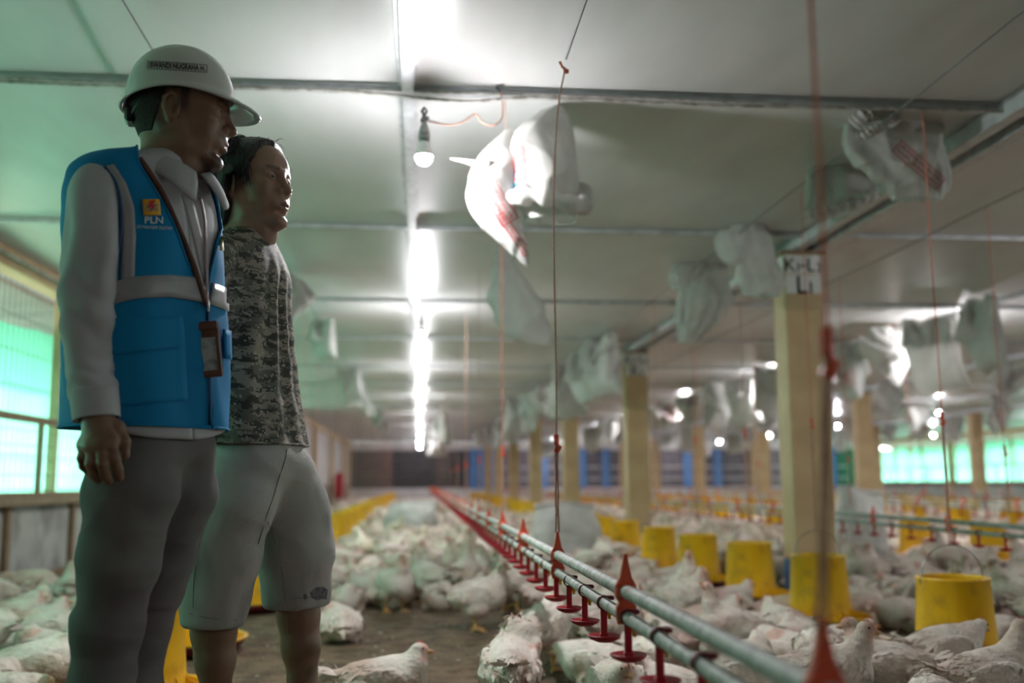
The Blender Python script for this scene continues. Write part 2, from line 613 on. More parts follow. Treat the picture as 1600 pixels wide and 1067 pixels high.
def column(x, y, sign=None, wd=.25, dp=.22, label=''):
    o = empty('column', (x, y, 0)); tag(o, label, 'column', kind='structure')
    h = CEIL - .07
    link('shaft', MB().box((0, 0, h / 2 + .12), (wd, dp, h - .24), bev=.008), M['column'], o)
    link('painted_base', MB().box((0, 0, .12), (wd + .004, dp + .004, .24), bev=.008), M['blue_paint'], o, label='blue painted foot of the column')
    link('head_plate', MB().box((0, 0, h - .012), (wd + .03, dp + .03, .02)), M['timber'], o)
    if sign:
        s = link('sign_plate', MB().box((0, -dp / 2 - .003, sign[2] + .06), (wd - .01, .003, .118)).box((0, -dp / 2 - .003, sign[2] - .065), (wd - .01, .003, .118)), SIGN, o, label='white sign plates reading ' + sign[0] + ' over ' + sign[1])
        mb = MB()
        for t, zc, sz in ((sign[0], .06, .088), (sign[1], -.065, .118)):
            xo = 0
            parts = t.split(' ')
            for big, small in parts_of(t):
                pass
            V, Fs = sign_text(t, sz)
            V, Fs = bold(V, Fs, sz * .018)
            mb.add(np.stack([V[:, 0], -dp / 2 - .0052 - V[:, 2] * 0 - np.arange(len(V)) * 0, sign[2] + zc + V[:, 1]], 1), Fs)
        link('sign_text', mb, M['black'], s)
        # narrow plate on the flank
        s2 = link('sign_plate', MB().box((-wd / 2 - .003, 0, sign[2] + .06), (.003, dp - .01, .118)), SIGN, o)
        V, Fs = sign_text('L2' if sign[1] != 'K1' else 'K2', .09); V, Fs = bold(V, Fs, .0016)
        link('sign_text', MB().add(np.stack([-wd / 2 - .0052 + 0 * V[:, 0], -V[:, 0] , sign[2] + .06 + V[:, 1]], 1), Fs), M['black'], s2)
    return o


def parts_of(t):
    return []


def sign_text(t, sz):
    """capital letters large, digits smaller, as on the plates"""
    vs = []; fs = []; x = 0
    for ch in t:
        s = sz * (.66 if ch.isdigit() else 1.0)
        V, Fs = text_mesh(ch, s * 1.35)
        x0, x1 = V[:, 0].min(), V[:, 0].max(); yb = V[:, 1].min() if ch != '-' else -sz * .5
        b = len(vs)
        for p in V:
            vs.append((p[0] - x0 + x, p[1] - yb - sz * .5, 0))
        fs += [tuple(i + b for i in f) for f in Fs]
        x += x1 - x0 + sz * .15
    V = np.array(vs); V[:, 0] -= (x - sz * .15) / 2
    return V, fs


ordn = ['first', 'second', 'third', 'fourth', 'fifth', 'sixth', 'seventh', 'eighth']
for i, y in enumerate(COLY[1:]):
    sg = {0: ('K1-L2', 'L1', 2.0), 1: ('K2-L2', 'K1', 2.0)}.get(i)
    lb = {0: 'nearest cream column, with blue foot and sign reading K1-L2 over L1', 1: 'cream column behind the blue-footed one, with a small sign reading K1'}.get(i, f'{ordn[i]} cream column of the row beside the drinker line')
    column(2.39, y, sg, label=lb)
for i, y in enumerate(COLY[3:]):
    column(7.22, y, None, label=f'{ordn[i]} cream column of the middle row beyond the hanging sacks')
for i, y in enumerate(COLY[3:]):
    column(11.98, y, None, label=f'{ordn[i]} cream column of the farthest row before the right wall')

# left wall: concrete dado, sill, posts, netted windows
SILL = .58
def side_wall(name, x, sgn, ys, glass_until, win0):
    """sgn +1: the room lies at larger x"""
    wl = struct(name, MB().box((x - sgn * .05, (Y0 + Y1) / 2, SILL / 2 - .06), (.1, Y1 - Y0, SILL + .12)), M['concrete'], 'stained concrete dado of the side wall')
    # raised panel joints: concrete slabs proud of the wall
    y = Y0 + .05
    while y < min(Y1, 22):
        link('concrete_panel', MB().box((x + sgn * .012, y + .57, .32), (.022, 1.1, .44), bev=.006), M['concrete'], wl)
        link('timber_batten', MB().box((x + sgn * .03, y + 1.16, .30), (.05, .055, .55), bev=.004), M['timber'], wl)
        y += 1.22
    link('bottom_rail', MB().box((x + sgn * .035, (Y0 + Y1) / 2, .07), (.06, Y1 - Y0, .07), bev=.004), M['timber'], wl)
    link('window_sill', MB().box((x + sgn * .03, (Y0 + Y1) / 2, SILL + .02), (.16, Y1 - Y0, .045), bev=.005), M['timber'], wl)
    link('top_plate', MB().box((x - sgn * .0, (Y0 + Y1) / 2, CEIL - .07), (.14, Y1 - Y0, .13), bev=.006), M['column'], wl)
    for yy in ys:
        link('wall_post', MB().box((x + sgn * .02, yy, CEIL / 2), (.17, .2, CEIL - .02), bev=.006), M['column'], wl)
    n = win0
    for a, b in zip(ys[:-1], ys[1:]):
        a2, b2 = a + .1, b - .1
        if a > glass_until or b < 1.5:  # the unseen bay behind the camera is walled up to cut frontal light
            link('wall_infill', MB().box((x - sgn * .04, (a + b) / 2, (SILL + CEIL) / 2), (.08, b - a, CEIL - SILL)), M['plaster'], wl); continue
        wn = empty(f'window_{n}'); n += 1
        wn['kind'] = 'structure'; wn['label'] = 'wire-meshed window opening with green shade net outside'
        mid = a2 + (b2 - a2) * .33; mid2 = a2 + (b2 - a2) * .67
        for mm_ in (mid, mid2):
            link('mullion', MB().box((x - sgn * .03, mm_, (SILL + CEIL) / 2), (.06, .06, CEIL - SILL - .1)), M['column'], wn)
        # inner lower shutter frame
        for z in (.64, 1.16):
            link('shutter_rail', MB().box((x + sgn * .01, (a2 + b2) / 2, z), (.035, b2 - a2, .05), bev=.004), M['timber'], wn)
        for yy in np.linspace(a2 + .03, b2 - .03, 5):
            link('shutter_stile', MB().box((x + sgn * .01, yy, .9), (.035, .05, .47), bev=.004), M['timber'], wn)
        mb = MB()
        for yy in np.arange(a2 + .05, b2, .092):
            mb.tube([(x - sgn * .065, yy, SILL), (x - sgn * .065, yy, CEIL - .13)], .0036, 4, False)
        for z in np.arange(SILL + .1, CEIL - .12, .235):
            mb.tube([(x - sgn * .066, a2, z), (x - sgn * .066, b2, z)], .0036, 4, False)
        for z in np.arange(.68, 1.15, .1):
            mb.tube([(x - sgn * .012, a2, z), (x - sgn * .012, b2, z)], .0024, 4, False)
        link('wire_mesh', mb, M['wire'], wn, kind='stuff')
        nu, nv = 60, 26
        u, v = np.meshgrid(np.linspace(0, 1, nu), np.linspace(0, 1, nv), indexing='ij')
        top = 1.86 - .04 * np.sin(u * 7 + a) + .02 * np.sin(u * 23)
        p = np.stack([0 * u + x - sgn * (.13 + .02 * np.sin(u * 31 + v * 3) + .012 * np.sin(u * 71 + 2 * v)), a + u * (b - a), .45 + v * (top - .45)], -1).reshape(-1, 3)
        link('shade_net', fast_mesh('shade_net', p, grid_faces(nu, nv)), M['net'], wn)
    return n


YS = [-3.68] + COLY + [37.9]
nw = side_wall('wall_left', XL, 1, YS, 19, 1)
side_wall('wall_right', XR, -1, [Y0 + .1, 2.5, 7.3, 12.1, 16.9, 21.8, 26.7, 31.8, 37.9], 99, nw)
# eaves and ground outside
struct('eave_left', MB().box((XL - 1.0, (Y0 + Y1) / 2, 1.93), (1.7, Y1 - Y0, .03), [[math.cos(.2), 0, -math.sin(.2)], [0, 1, 0], [math.sin(.2), 0, math.cos(.2)]]), M['eave'], 'grey eave sheet outside the left wall')
struct('eave_right', MB().box((XR + 1.0, (Y0 + Y1) / 2, 1.93), (1.7, Y1 - Y0, .03), [[math.cos(-.2), 0, -math.sin(-.2)], [0, 1, 0], [math.sin(-.2), 0, math.cos(-.2)]]), M['eave'], 'grey eave sheet outside the right wall')
struct('ground_outside', MB().box((7, 17, -.06), (70, 90, .05)), M['earth_out'], 'bare ground outside the shed')
struct('wall_back', MB().box(((XL + XR) / 2, Y0 - .05, CEIL / 2), (XR - XL, .1, CEIL)), M['plaster'], 'plain wall behind the camera')

# far end wall
we = struct('wall_end', MB().box(((XL + XR) / 2, Y1 + .08, CEIL / 2), (XR - XL, .1, CEIL)), M['dark_void'], 'far end wall with dark fan panels and blue posts')
link('low_wall', MB().box(((XL + XR) / 2, Y1 - .03, .24), (XR - XL, .12, .48)), M['plaster'], we)
link('top_rail', MB().box(((XL + XR) / 2, Y1 - .02, CEIL - .16), (XR - XL, .1, .3)), M['plaster'], we)
for x in (2.05, 4.7, 6.2, 7.1, 8.4, 10.3, 11.5, 13.0, 14.6, 16.1):
    link('blue_post', MB().box((x, Y1 - .05, 1.2), (.3, .12, 1.5)), M['blue_light'], we)
link('blue_door', MB().box((2.6, Y1 - .05, 1.2), (.75, .08, 1.5)), M['blue_light'], we)
for z in (.8, 1.25):
    link('white_rail', MB().box((9.5, Y1 - .04, z), (14.5, .05, .05)), M['plaster'], we)
for z in np.arange(.6, 2.0, .2):
    link('louvre_slat', MB().box((-.4, Y1 - .03, z), (4.2, .16, .05), [[1, 0, 0], [0, math.cos(.5), -math.sin(.5)], [0, math.sin(.5), math.cos(.5)]]), M['steel_dark'], we)
link('green_panel', MB().box((16.7, Y1 - .03, 1.2), (.7, .06, 1.4)), mat('green_board', (.02, .16, .10), .6), we)

# ------------------------------------------------------------------ lamps
M['bulb'] = mat('bulb_glass', (.9, .9, .9), .3, emit=((.985, .965, 1.0), LAMP_POWER))
M['bulb_neck'] = mat('bulb_neck', (.82, .82, .80), .35)
M['socket'] = mat('bulb_socket', (.42, .42, .42), .6, (.25, .24, .23), 60)


def make_lamp():
    r = empty('bulb_lamp', (0, 0, 0))
    prof = [(0, -.262)] + [(.031 * math.cos(a), -.231 + .031 * math.sin(a)) for a in np.linspace(-1.45, .10, 10)]
    link('bulb', MB().lathe(prof, 14), M['bulb'], r)
    link('bulb_neck', MB().lathe([(.0310, -.2280), (.0290, -.210), (.0240, -.193), (.0190, -.178), (.0150, -.16), (0.0, -.158)], 14), M['bulb_neck'], r)
    link('socket', MB().lathe([(.0145, -.172), (.021, -.171), (.0225, -.150), (.021, -.149), (.0225, -.146), (.020, -.128), (.014, -.108), (.009, -.098), (0, -.097)], 18), M['socket'], r)
    mb = MB()
    for i in range(5):
        a = i * 1.3
        mb.tube([(.006 * math.cos(a), .006 * math.sin(a), -.1), (.012 * math.cos(a + 1), .012 * math.sin(a + 1), -.085), (.004 * math.cos(a + 2), .004 * math.sin(a + 2), -.066), (.013 * math.cos(a + 3), .011 * math.sin(a + 3), -.05), (0, 0, -.035)], .0032, 5)
    mb.box((.008, 0, -.078), (.02, .014, .012), bev=.003); mb.box((-.008, .004, -.088), (.014, .012, .01), bev=.003)
    link('tie_wire', mb, M['steel_dark'], r)
    return r


lamp0 = make_lamp()
LAMPS = []
for ri, x in enumerate((0.012, 4.85, 9.7, 14.5)):
    for kk in range(8):
        y = 3.78 + 4.6 * kk if ri == 0 else 4.0 + 4.62 * kk
        if ri and kk == 0 and ri > 1: continue
        LAMPS.append((x, y, ri, kk))
rows = ['row over the two men', 'second row above the hanging sacks', 'third row over the far drinker lines', 'last row near the right wall']
for n_, (x, y, ri, kk) in enumerate(LAMPS):
    o = lamp0 if n_ == 0 else copy_tree(lamp0)
    o.location = (x, y, CEIL - .02) if n_ else (.008, 3.62, 2.158)
    if n_ == 0:
        tag(o, 'nearest bare glowing bulb, hung from the batten to the right of the two men', 'bulb', 'bare bulbs under the ceiling')
    elif ri == 0 and kk < 3:
        tag(o, f'{ordn[kk]} glowing bulb in the line straight down the middle of the bay', 'bulb', 'bare bulbs under the ceiling')
    else:
        tag(o, f'small distant glowing bulb of the {rows[ri]}', 'bulb', 'bare bulbs of the ' + rows[ri])
# unseen fill lamp added behind the camera to brighten the men's fronts
for (x, y) in ((4.85, -.6),):
    o = copy_tree(lamp0); o.location = (x, y, CEIL - .02); tag(o, 'added fill bulb behind the viewer', 'bulb', 'added fill bulbs behind the viewer')
# ------------------------------------------------------------------ people
M['skin'] = mat('skin', (.31, .170, .115), .42, (.26, .135, .088), 14, vcol=True, bump=.12, bscale=260, sss=.12)
M['hair'] = mat('black_hair', (.010, .009, .009), .42, (.018, .016, .015), 50, stretch=(1, 1, .3), bump=.8, bscale=160, spec=.4)
M['stubble'] = mat('cropped_black_hair', (.022, .018, .016), .85, (.05, .036, .03), 300, bump=.6, bscale=500)
M['eye_white'] = mat('eye_white', (.34, .30, .28), .3)
M['eye_iris'] = mat('eye_iris', (.012, .007, .005), .08)
M['shirt'] = mat('white_shirt', (.50, .475, .51), .8, (.46, .435, .47), 5, bump=.1, bscale=500)
M['vest'] = mat('blue_vest', (.006, .225, .50), .7, (.005, .19, .44), 4, bump=.1, bscale=420, spec=.2)
M['vest_trim'] = mat('navy_piping', (.012, .07, .19), .6)
M['tape'] = mat('reflective_tape', (.36, .34, .37), .38, (.32, .30, .33), 30, spec=.7)
M['trousers'] = mat('grey_trousers', (.175, .155, .155), .9, (.14, .124, .126), 6, bump=.2, bscale=420)
M['shorts'] = mat('pale_denim', (.47, .44, .42), .9, (.40, .375, .355), 5, bump=.3, bscale=480, stretch=(1, 1, .4), col3=(.27, .26, .255), scale3=9)
M['leather'] = mat('brown_leather', (.15, .055, .035), .42, (.10, .035, .022), 20, bump=.15, bscale=90)
M['chrome'] = mat('metal_clip', (.5, .5, .5), .25, metal=1)
M['helmet'] = mat('helmet_shell', (.63, .60, .58), .26, (.60, .57, .55), 3, coat=.2)
M['sole'] = mat('shoe_rubber', (.03, .028, .026), .7)
M['print_white'] = mat('white_print', (.75, .75, .75), .6)
M['print_yellow'] = mat('yellow_print', (.85, .42, .02), .6)
M['print_red'] = mat('red_print', (.55, .02, .02), .6)
M['print_cyan'] = mat('cyan_print', (.05, .35, .45), .6)
M['print_black'] = mat('black_print', (.015, .015, .015), .6)


def camo():
    m = bpy.data.materials.new('pixel_camouflage'); m.use_nodes = True; N, L = nt(m); b = N['Principled BSDF']
    b.inputs['Roughness'].default_value = .75
    uv = N.new('ShaderNodeUVMap'); uv.uv_map = 'UVMap'
    cur = None
    cols = [(.30, .255, .21), (.135, .125, .10), (.045, .042, .034), (.40, .36, .31)]
    for i, (sc, st, lo) in enumerate(((15, (1, 2.2, 1), .47), (19, (1, 2.4, 1), .55), (26, (1, 2.0, 1), .64))):
        sn = N.new('ShaderNodeVectorMath'); sn.operation = 'SNAP'; sn.inputs[1].default_value = (.0052, .0040, 1)
        L.new(uv.outputs[0], sn.inputs[0])
        ad = N.new('ShaderNodeVectorMath'); ad.inputs[1].default_value = (i * 3.7, i * 9.1, i); L.new(sn.outputs[0], ad.inputs[0])
        mp = N.new('ShaderNodeMapping'); mp.inputs['Scale'].default_value = st; L.new(ad.outputs[0], mp.inputs[0])
        nz = N.new('ShaderNodeTexNoise'); nz.inputs['Scale'].default_value = sc; nz.inputs['Detail'].default_value = 3.5; nz.inputs['Roughness'].default_value = .75
        L.new(mp.outputs[0], nz.inputs['Vector'])
        gt = N.new('ShaderNodeMath'); gt.operation = 'GREATER_THAN'; gt.inputs[1].default_value = lo - .02 if i else .5
        L.new(nz.outputs[0], gt.inputs[0])
        mx = N.new('ShaderNodeMix'); mx.data_type = 'RGBA'; L.new(gt.outputs[0], mx.inputs[0])
        if cur is None: mx.inputs[6].default_value = (*cols[0], 1)
        else: L.new(cur, mx.inputs[6])
        mx.inputs[7].default_value = (*cols[i + 1], 1); cur = mx.outputs[2]
    L.new(cur, b.inputs['Base Color'])
    return m


M['camo'] = camo()


def frame(yaw, pitch=0.0, roll=0.0):
    """columns: facing, left, up; yaw from +X towards the camera (-Y), pitch positive looks up"""
    f = np.array((math.cos(yaw), -math.sin(yaw), 0)); l = np.array((math.sin(yaw), math.cos(yaw), 0)); u = np.array((0, 0, 1.0))
    f2 = f * math.cos(pitch) + u * math.sin(pitch); u2 = u * math.cos(pitch) - f * math.sin(pitch)
    l2 = l * math.cos(roll) + u2 * math.sin(roll); u3 = u2 * math.cos(roll) - l * math.sin(roll)
    return np.stack([f2, l2, u3], 1)


def head_field(style, neck_to, h=.0021):
    """head in its own frame: x forward, y left, z up, origin between the ears"""
    f = Field((-.15, -.11, -.23), (.14, .11, .135), h)
    f.ell((-.018, 0, .032), (.095, .0725, .083), k=.0)
    f.ell((-.045, 0, .005), (.062, .064, .066), k=.03)
    f.ell((.032, 0, -.030), (.056, .058, .078), k=.03)
    f.ell((.040, 0, .045), (.047, .058, .048), k=.03)                     # forehead
    for s in (-1, 1):
        f.cone((-.004, s * .054, -.045), (.018, s * .047, -.078), .017, .015, .025)      # jaw corner
        f.cone((.018, s * .045, -.080), (.072, s * .012, -.103), .014, .013, .022)       # jaw line
        f.ell((.052, s * .043, -.018), (.026, .020, .017), .022)           # cheekbone
        f.ell((.050, s * .036, -.055), (.022, .016, .024), .02)
        f.cone((.080, s * .010, .024), (.066, s * .046, .022), .0085, .009, .013)        # brow ridge
        f.ell((.091, s * .031, .004), (.017, .0165, .0115), .012, 's')   # eye socket
        f.ell((.0700, s * .0315, .0045), (.0150, .0160, .0120), .004)     # lid mass over the eyeball
        f.ell((.0905, s * .0305, .0032), (.011, .0135, .0036), .0025, 's')   # slit between the lids
    f.cone((.083, 0, .014), (.098, 0, -.018), .0075, .0085, .014)          # nose bridge
    f.ell((.1015, 0, -.0285), (.0125, .0110, .0105), .010)
    for s in (-1, 1):
        f.ell((.0900, s * .0125, -.0315), (.0095, .0075, .0075), .005)
        f.ell((.0985, s * .0065, -.0395), (.0045, .0032, .003), .003, 's')
    f.ell((.078, 0, -.058), (.016, .030, .022), .018)                       # muzzle
    up = [(.0755, -.024, -.0630), (.0880, -.010, -.0575), (.0915, 0, -.0590), (.0880, .010, -.0575), (.0755, .024, -.0630)]
    lo = [(.0755, -.022, -.0665), (.0865, -.010, -.0715), (.0890, 0, -.0725), (.0865, .010, -.0715), (.0755, .022, -.0665)]
    f.chain(up, [.0035, .0058, .0060, .0058, .0035], .005)
    f.chain(lo, [.0035, .0062, .0070, .0062, .0035], .005)
    gap = .0024 if style == 'b' else .0009
    f.chain([(.083, -.020, -.0648), (.0975, 0, -.0655), (.083, .020, -.0648)], [gap, gap, gap], .0022, 's')
    f.ell((.072, 0, -.102), (.017, .022, .016), .014)                       # chin
    f.ell((.086, 0, -.0835), (.008, .018, .0055), .010, 's')
    nk = np.array(neck_to)
    f.cone((-.030, 0, -.045), nk, .055, .057, .03)
    f.cone((.005, 0, -.085), nk + np.array((.035, 0, .0)), .034, .04, .03)
    for s in (-1, 1):
        f.cone((-.03, s * .05, -.04), (nk[0] + .05, s * .02, nk[2]), .012, .014, .02)
        # ear: shell, hollow, lobe
        R = frame(-s * .35, 0, 0)
        f.ell((-.008, s * .0765, -.013), (.0185, .0065, .032), .006, R=R)
        f.ell((-.006, s * .0830, -.008), (.0115, .006, .021), .004, 's', R=R)
        f.chain([(.000, s * .078, .010), (-.012, s * .0835, .017), (-.025, s * .0855, .004), (-.024, s * .0845, -.016), (-.012, s * .080, -.038)], [.0035, .004, .004, .0038, .0045], .003)
        f.ell((.000, s * .0775, -.018), (.004, .004, .007), .004)
    return f


def skin_cols(V, fn):
    c = np.ones((len(V), 3)); fn(c, V); return c


class Person:
    def __init__(self, base, label):
        self.root = empty('person', base, world=True)
        tag(self.root, label, 'person')
        self.V = []; self.Q = []; self.Cc = []; self.n = 0

    def add_body(self, V, Q, cols=None):
        self.V.append(V); self.Q.append(Q + self.n); self.n += len(V)
        self.Cc.append(np.ones((len(V), 3)) if cols is None else cols)

    def finish(self):
        me = fast_mesh('body', np.concatenate(self.V), np.concatenate(self.Q), cols=np.concatenate(self.Cc))
        return link('body', me, M['skin'], self.root)

    def part(self, name, me, m, parent=None, **k):
        return link(name, me, m, parent or self.root, **k)


def put(V, c, R):
    return V @ np.asarray(R).T + np.asarray(c)


def smoothstep(a, b, x):
    t = ((x - a) / (b - a)).clip(0, 1)
    return t * t * (3 - 2 * t)


def make_head(p, c, R, style, neck_to):
    f = head_field(style, neck_to)
    base = f.F.copy()
    V, Q = f.mesh(1)
    col = np.ones((len(V), 3))
    x, y, z = V.T
    lips = np.exp(-(((z + .0655) / .0085) ** 2)) * np.exp(-((y / .021) ** 4)) * smoothstep(.074, .083, x)
    col *= 1 - lips[:, None] * np.array((.18, .42, .36))
    brow = np.exp(-(((z - .026 + .05 * (np.abs(y) - .028) ** 2 * 20) / .0048) ** 2)) * smoothstep(.011, .016, np.abs(y)) * (1 - smoothstep(.046, .054, np.abs(y))) * smoothstep(.05, .06, x)
    col *= 1 - .82 * brow[:, None] * (.8 + .2 * wob(V, 700, 3, 1))[:, None]
    if style == 'a':
        st = smoothstep(.035, .06, z + .3 * (-.02 - x).clip(0, 1) + (x < -.02) * .028) * (1 - smoothstep(.055, .07, x))   # cropped sides
        back = smoothstep(.0, -.04, x) * smoothstep(-.085, -.03, z)
        st = np.maximum(st, back) * (1 - np.exp(-(((x + .015) / .03) ** 4 + ((z - 0) / .035) ** 4)))
        side = np.exp(-(((x - .012) / .010) ** 4)) * smoothstep(-.025, .0, z) * (np.abs(y) > .05)
        st = np.maximum(st, side * .8).clip(0, 1)
        col *= 1 - .80 * st[:, None]
        mous = np.exp(-(((z + .0495) / .006) ** 2)) * np.exp(-((y / .026) ** 4)) * smoothstep(.072, .08, x)
        goat = smoothstep(-.078, -.088, z) * np.exp(-((y / .034) ** 4)) * smoothstep(.035, .055, x)
        col *= 1 - .75 * np.maximum(mous, goat)[:, None]
        col *= .93
    p.add_body(put(V, c, R), Q, col)
    for s in (-1, 1):
        mb = MB()
        prof = [(0, .0125)] + [(.0125 * math.sin(a), .0125 * math.cos(a)) for a in np.linspace(.25, PI - .01, 10)]
        mb.lathe(prof, 16)
        A = np.array(mb.v) @ np.array([[0, 0, 1], [0, 1, 0], [-1, 0, 0]]).T
        # look where the head faces
        e = MB(); e.add(put(A + np.array((.0700, s * .0315, .0035)), c, R), mb.f, True)
        eo = p.part('eye', e, M['eye_white'])
        mb = MB(); mb.lathe([(0, .0132), (.004, .01285), (.0068, .0113)], 16)
        A = np.array(mb.v) @ np.array([[0, 0, 1], [0, 1, 0], [-1, 0, 0]]).T
        e = MB(); e.add(put(A + np.array((.0700, s * .0315, .0035)), c, R), mb.f, True)
        p.part('iris', e, M['eye_iris'], eo)
    return f, base


def strands(roots, dirs, lens, r, down, n=6, seed=0, curl=.25):
    """tapered locks as thin tubes"""
    mb = MB(); g = np.random.default_rng(seed)
    for a, d, L in zip(roots, dirs, lens):
        pts = [np.array(a)]; d = unit(d); k = g.normal(0, curl, 3)
        for i in range(n):
            d = unit(d + np.array((0, 0, -down)) * (i + 1) / n + k / n)
            pts.append(pts[-1] + d * L / n)
        mb.tube(pts, [r * (1 - (i / n) ** 2 * .9) for i in range(n + 1)], 4, False, .55)
    return mb


def loft(rows, nth, rings, th0=0.0, th1=2 * PI, close=True):
    """rings(z-index)-> (c, f, l, A, B, n); returns V grid (theta, row)"""
    pass


def torso_grid(keys, f, l, zt, nth, nr, th0, th1, expo=2.3, open_fn=None):
    """keys rows: (t, cx, cy, cz, A, B); theta 0 = front, positive towards the wearer's left. Returns V (nth*nr), uv in metres"""
    t = np.linspace(0, 1, nr)
    K = spline(keys, t)
    out = np.zeros((nth, nr, 3)); uv = np.zeros((nth, nr, 2))
    for j in range(nr):
        a0, a1 = (th0, th1) if open_fn is None else open_fn(t[j])
        th = np.linspace(a0, a1, nth)
        cx, cy, cz, A, B = K[j]
        ct = np.cos(th); st = np.sin(th)
        rr = (np.abs(ct) ** expo + np.abs(st) ** expo) ** (-1 / expo)
        p = np.array((cx, cy, 0)) + (B * rr * ct)[:, None] * f + (A * rr * st)[:, None] * l
        p[:, 2] = cz
        out[:, j] = p
        seg = np.r_[0, np.cumsum(np.linalg.norm(np.diff(p, axis=0), axis=1))]
        uv[:, j, 0] = seg - seg[len(seg) // 2]; uv[:, j, 1] = cz
    return out.reshape(-1, 3), uv.reshape(-1, 2)


def ring(c, f, l, A, B, expo, th):
    ct = np.cos(th); st = np.sin(th); rr = (np.abs(ct) ** expo + np.abs(st) ** expo) ** (-1 / expo)
    p = np.array((c[0], c[1], 0)) + (B * rr * ct)[:, None] * f + (A * rr * st)[:, None] * l
    p[:, 2] = c[2]
    return p


def outline(rows, Y, f, l, expo):
    """rows (left px, right px, py, depth/width): find ring centres and half axes whose silhouettes fit"""
    th = np.linspace(-PI, PI, 181); out = []
    for L_, R_, py, q in rows:
        c = P((L_ + R_) / 2, py, Y); A = .2
        for _ in range(8):
            x = proj(ring(c, f, l, A, A * q, expo, th))[:, 0]
            A *= (R_ - L_) / (x.max() - x.min())
            c = c + np.array(((L_ + R_) / 2 - (x.max() + x.min()) / 2, 0, 0)) * Y / F_PX
        out.append((c, A, A * q))
    z0, z1 = out[0][0][2], out[-1][0][2]
    return [((z0 - c[2]) / (z0 - z1), c[0], c[1], c[2], A, B) for c, A, B in out]


def shell(name, V, Q, m, p, thick, parent=None, uv=None, off=0, label=None):
    me = fast_mesh(name, V, Q, uv=uv)
    o = p.part(name, me, m, parent, label=label)
    md = o.modifiers.new('thickness', 'SOLIDIFY'); md.thickness = thick; md.offset = off
    return o


def tube_grid(path, rad, nth, nr, bulge=None, flat=1.0, ref=(0, -1, 0)):
    """sleeve or trouser leg: path keys (t,x,y,z), radius keys (t,r)"""
    t = np.linspace(0, 1, nr); Pp = spline(path, t); Rr = spline(rad, t)[:, 0]
    T = np.gradient(Pp, axis=0); T /= np.linalg.norm(T, axis=1)[:, None]
    u = np.array(ref, float) - T * (T @ np.array(ref, float))[:, None]; u /= np.linalg.norm(u, axis=1)[:, None]
    v = np.cross(T, u)
    th = np.linspace(0, 2 * PI, nth, endpoint=False)
    ring = np.cos(th)[:, None, None] * u[None] * flat + np.sin(th)[:, None, None] * v[None]
    R2 = np.repeat(Rr[None, :], nth, 0)
    if bulge is not None:
        R2 = R2 + bulge(th[:, None], t[None, :])
    V = Pp[None] + ring * R2[..., None]
    return V.reshape(-1, 3)


def conform(bvh, orgs, dirs, off):
    out = []
    for o, d in zip(orgs, dirs):
        h = bvh.ray_cast(Vector(o), Vector(d))
        if h[0] is None:
            out.append(None); continue
        n = h[1]
        if n.dot(Vector(d)) > 0: n = -n
        out.append(np.array(h[0]) + np.array(n) * off)
    return out


def bvh_of(V, Q):
    return BVHTree.FromPolygons([tuple(v) for v in V], [tuple(int(i) for i in q) for q in Q])


def strip_on(bvh, line, wd, across, view, off, sub=3):
    """a tape along pixel-like points line (world, near the surface), offset by across*wd, cast along view"""
    V = []; n = len(line)
    for a in np.linspace(-.5, .5, sub):
        for q in line:
            V.append(np.array(q) + np.asarray(across) * a * wd)
    hit = conform(bvh, [v - np.asarray(view) * .5 for v in V], [view] * len(V), off)
    last = None
    for i, h_ in enumerate(hit):
        if h_ is None: hit[i] = V[i]
    Q = []
    for i in range(sub - 1):
        for j in range(n - 1):
            Q.append((i * n + j, i * n + j + 1, (i + 1) * n + j + 1, (i + 1) * n + j))
    return np.array(hit), np.array(Q)


def fingers_field(lo, hi, h=.0017):
    return Field(lo, hi, h)


# ---- man in the helmet ------------------------------------------------------
YA = 2.13
YAW1 = math.radians(35)
pa = Person((*P(222, 700, YA)[:2], 0), 'man in white safety helmet and blue reflective vest, looking aside')
R1 = frame(math.radians(-1), math.radians(-4))
HC1 = P(289, 179, YA)
nk = R1.T @ (P(262, 262, YA + .0) - HC1)
hf, hb = make_head(pa, HC1, R1, 'a', nk)

fA, lA, _ = frame(YAW1).T
def ctr(px, py, Y): return P(px, py, Y)
def tkeys(rows, Y):
    z = [P(r[0], r[1], Y) for r in rows]
    zz_ = [q[2] for q in z]
    return [((zz_[0] - q[2]) / (zz_[0] - zz_[-1]), q[0], q[1], q[2], r[2], r[3]) for q, r in zip(z, rows)]

# vest (open front with a V neck), grid in theta from one front edge round the back to the other
VR = [(205, 302, 240, .92), (176, 318, 252, .80), (136, 330, 264, .66), (113, 338, 279, .62), (101, 343, 305, .66), (98, 350, 350, .72), (97, 353, 430, .76), (92, 356, 520, .76), (90, 358, 600, .76), (92, 359, 670, .76)]
vk = outline(VR, YA, fA, lA, 2.35)
_K = np.array(vk)
def v_open(t):
    c = spline(vk, t)[0]; th = np.linspace(-PI - .6, 1.6, 300)
    q = proj(ring(c[:3], fA, lA, c[3], c[4], 2.35, th)); py = q[150, 1]; x = q[:, 0]
    i0 = int(np.argmin(x[:170])); i1 = int(np.argmax(x[130:])) + 130
    tr = np.interp(py, [240, 252, 274, 308, 352, 398, 425, 440, 670], [214, 218, 234, 254, 275, 296, 312, 321, 326])
    tl = np.interp(py, [240, 300, 318, 350, 400, 425, 440, 670], [330, 352, 346, 337, 327, 324, 323.5, 328.5])
    a = np.interp(tr, x[i0:i1], th[i0:i1]); b_ = np.interp(min(tl, x[i1] - 1.5), x[i0:i1 + 1], th[i0:i1 + 1])
    return (b_, 2 * PI + a)
V0, uv0 = torso_grid(vk, fA, lA, None, 150, 110, 0, 0, 2.35, v_open)
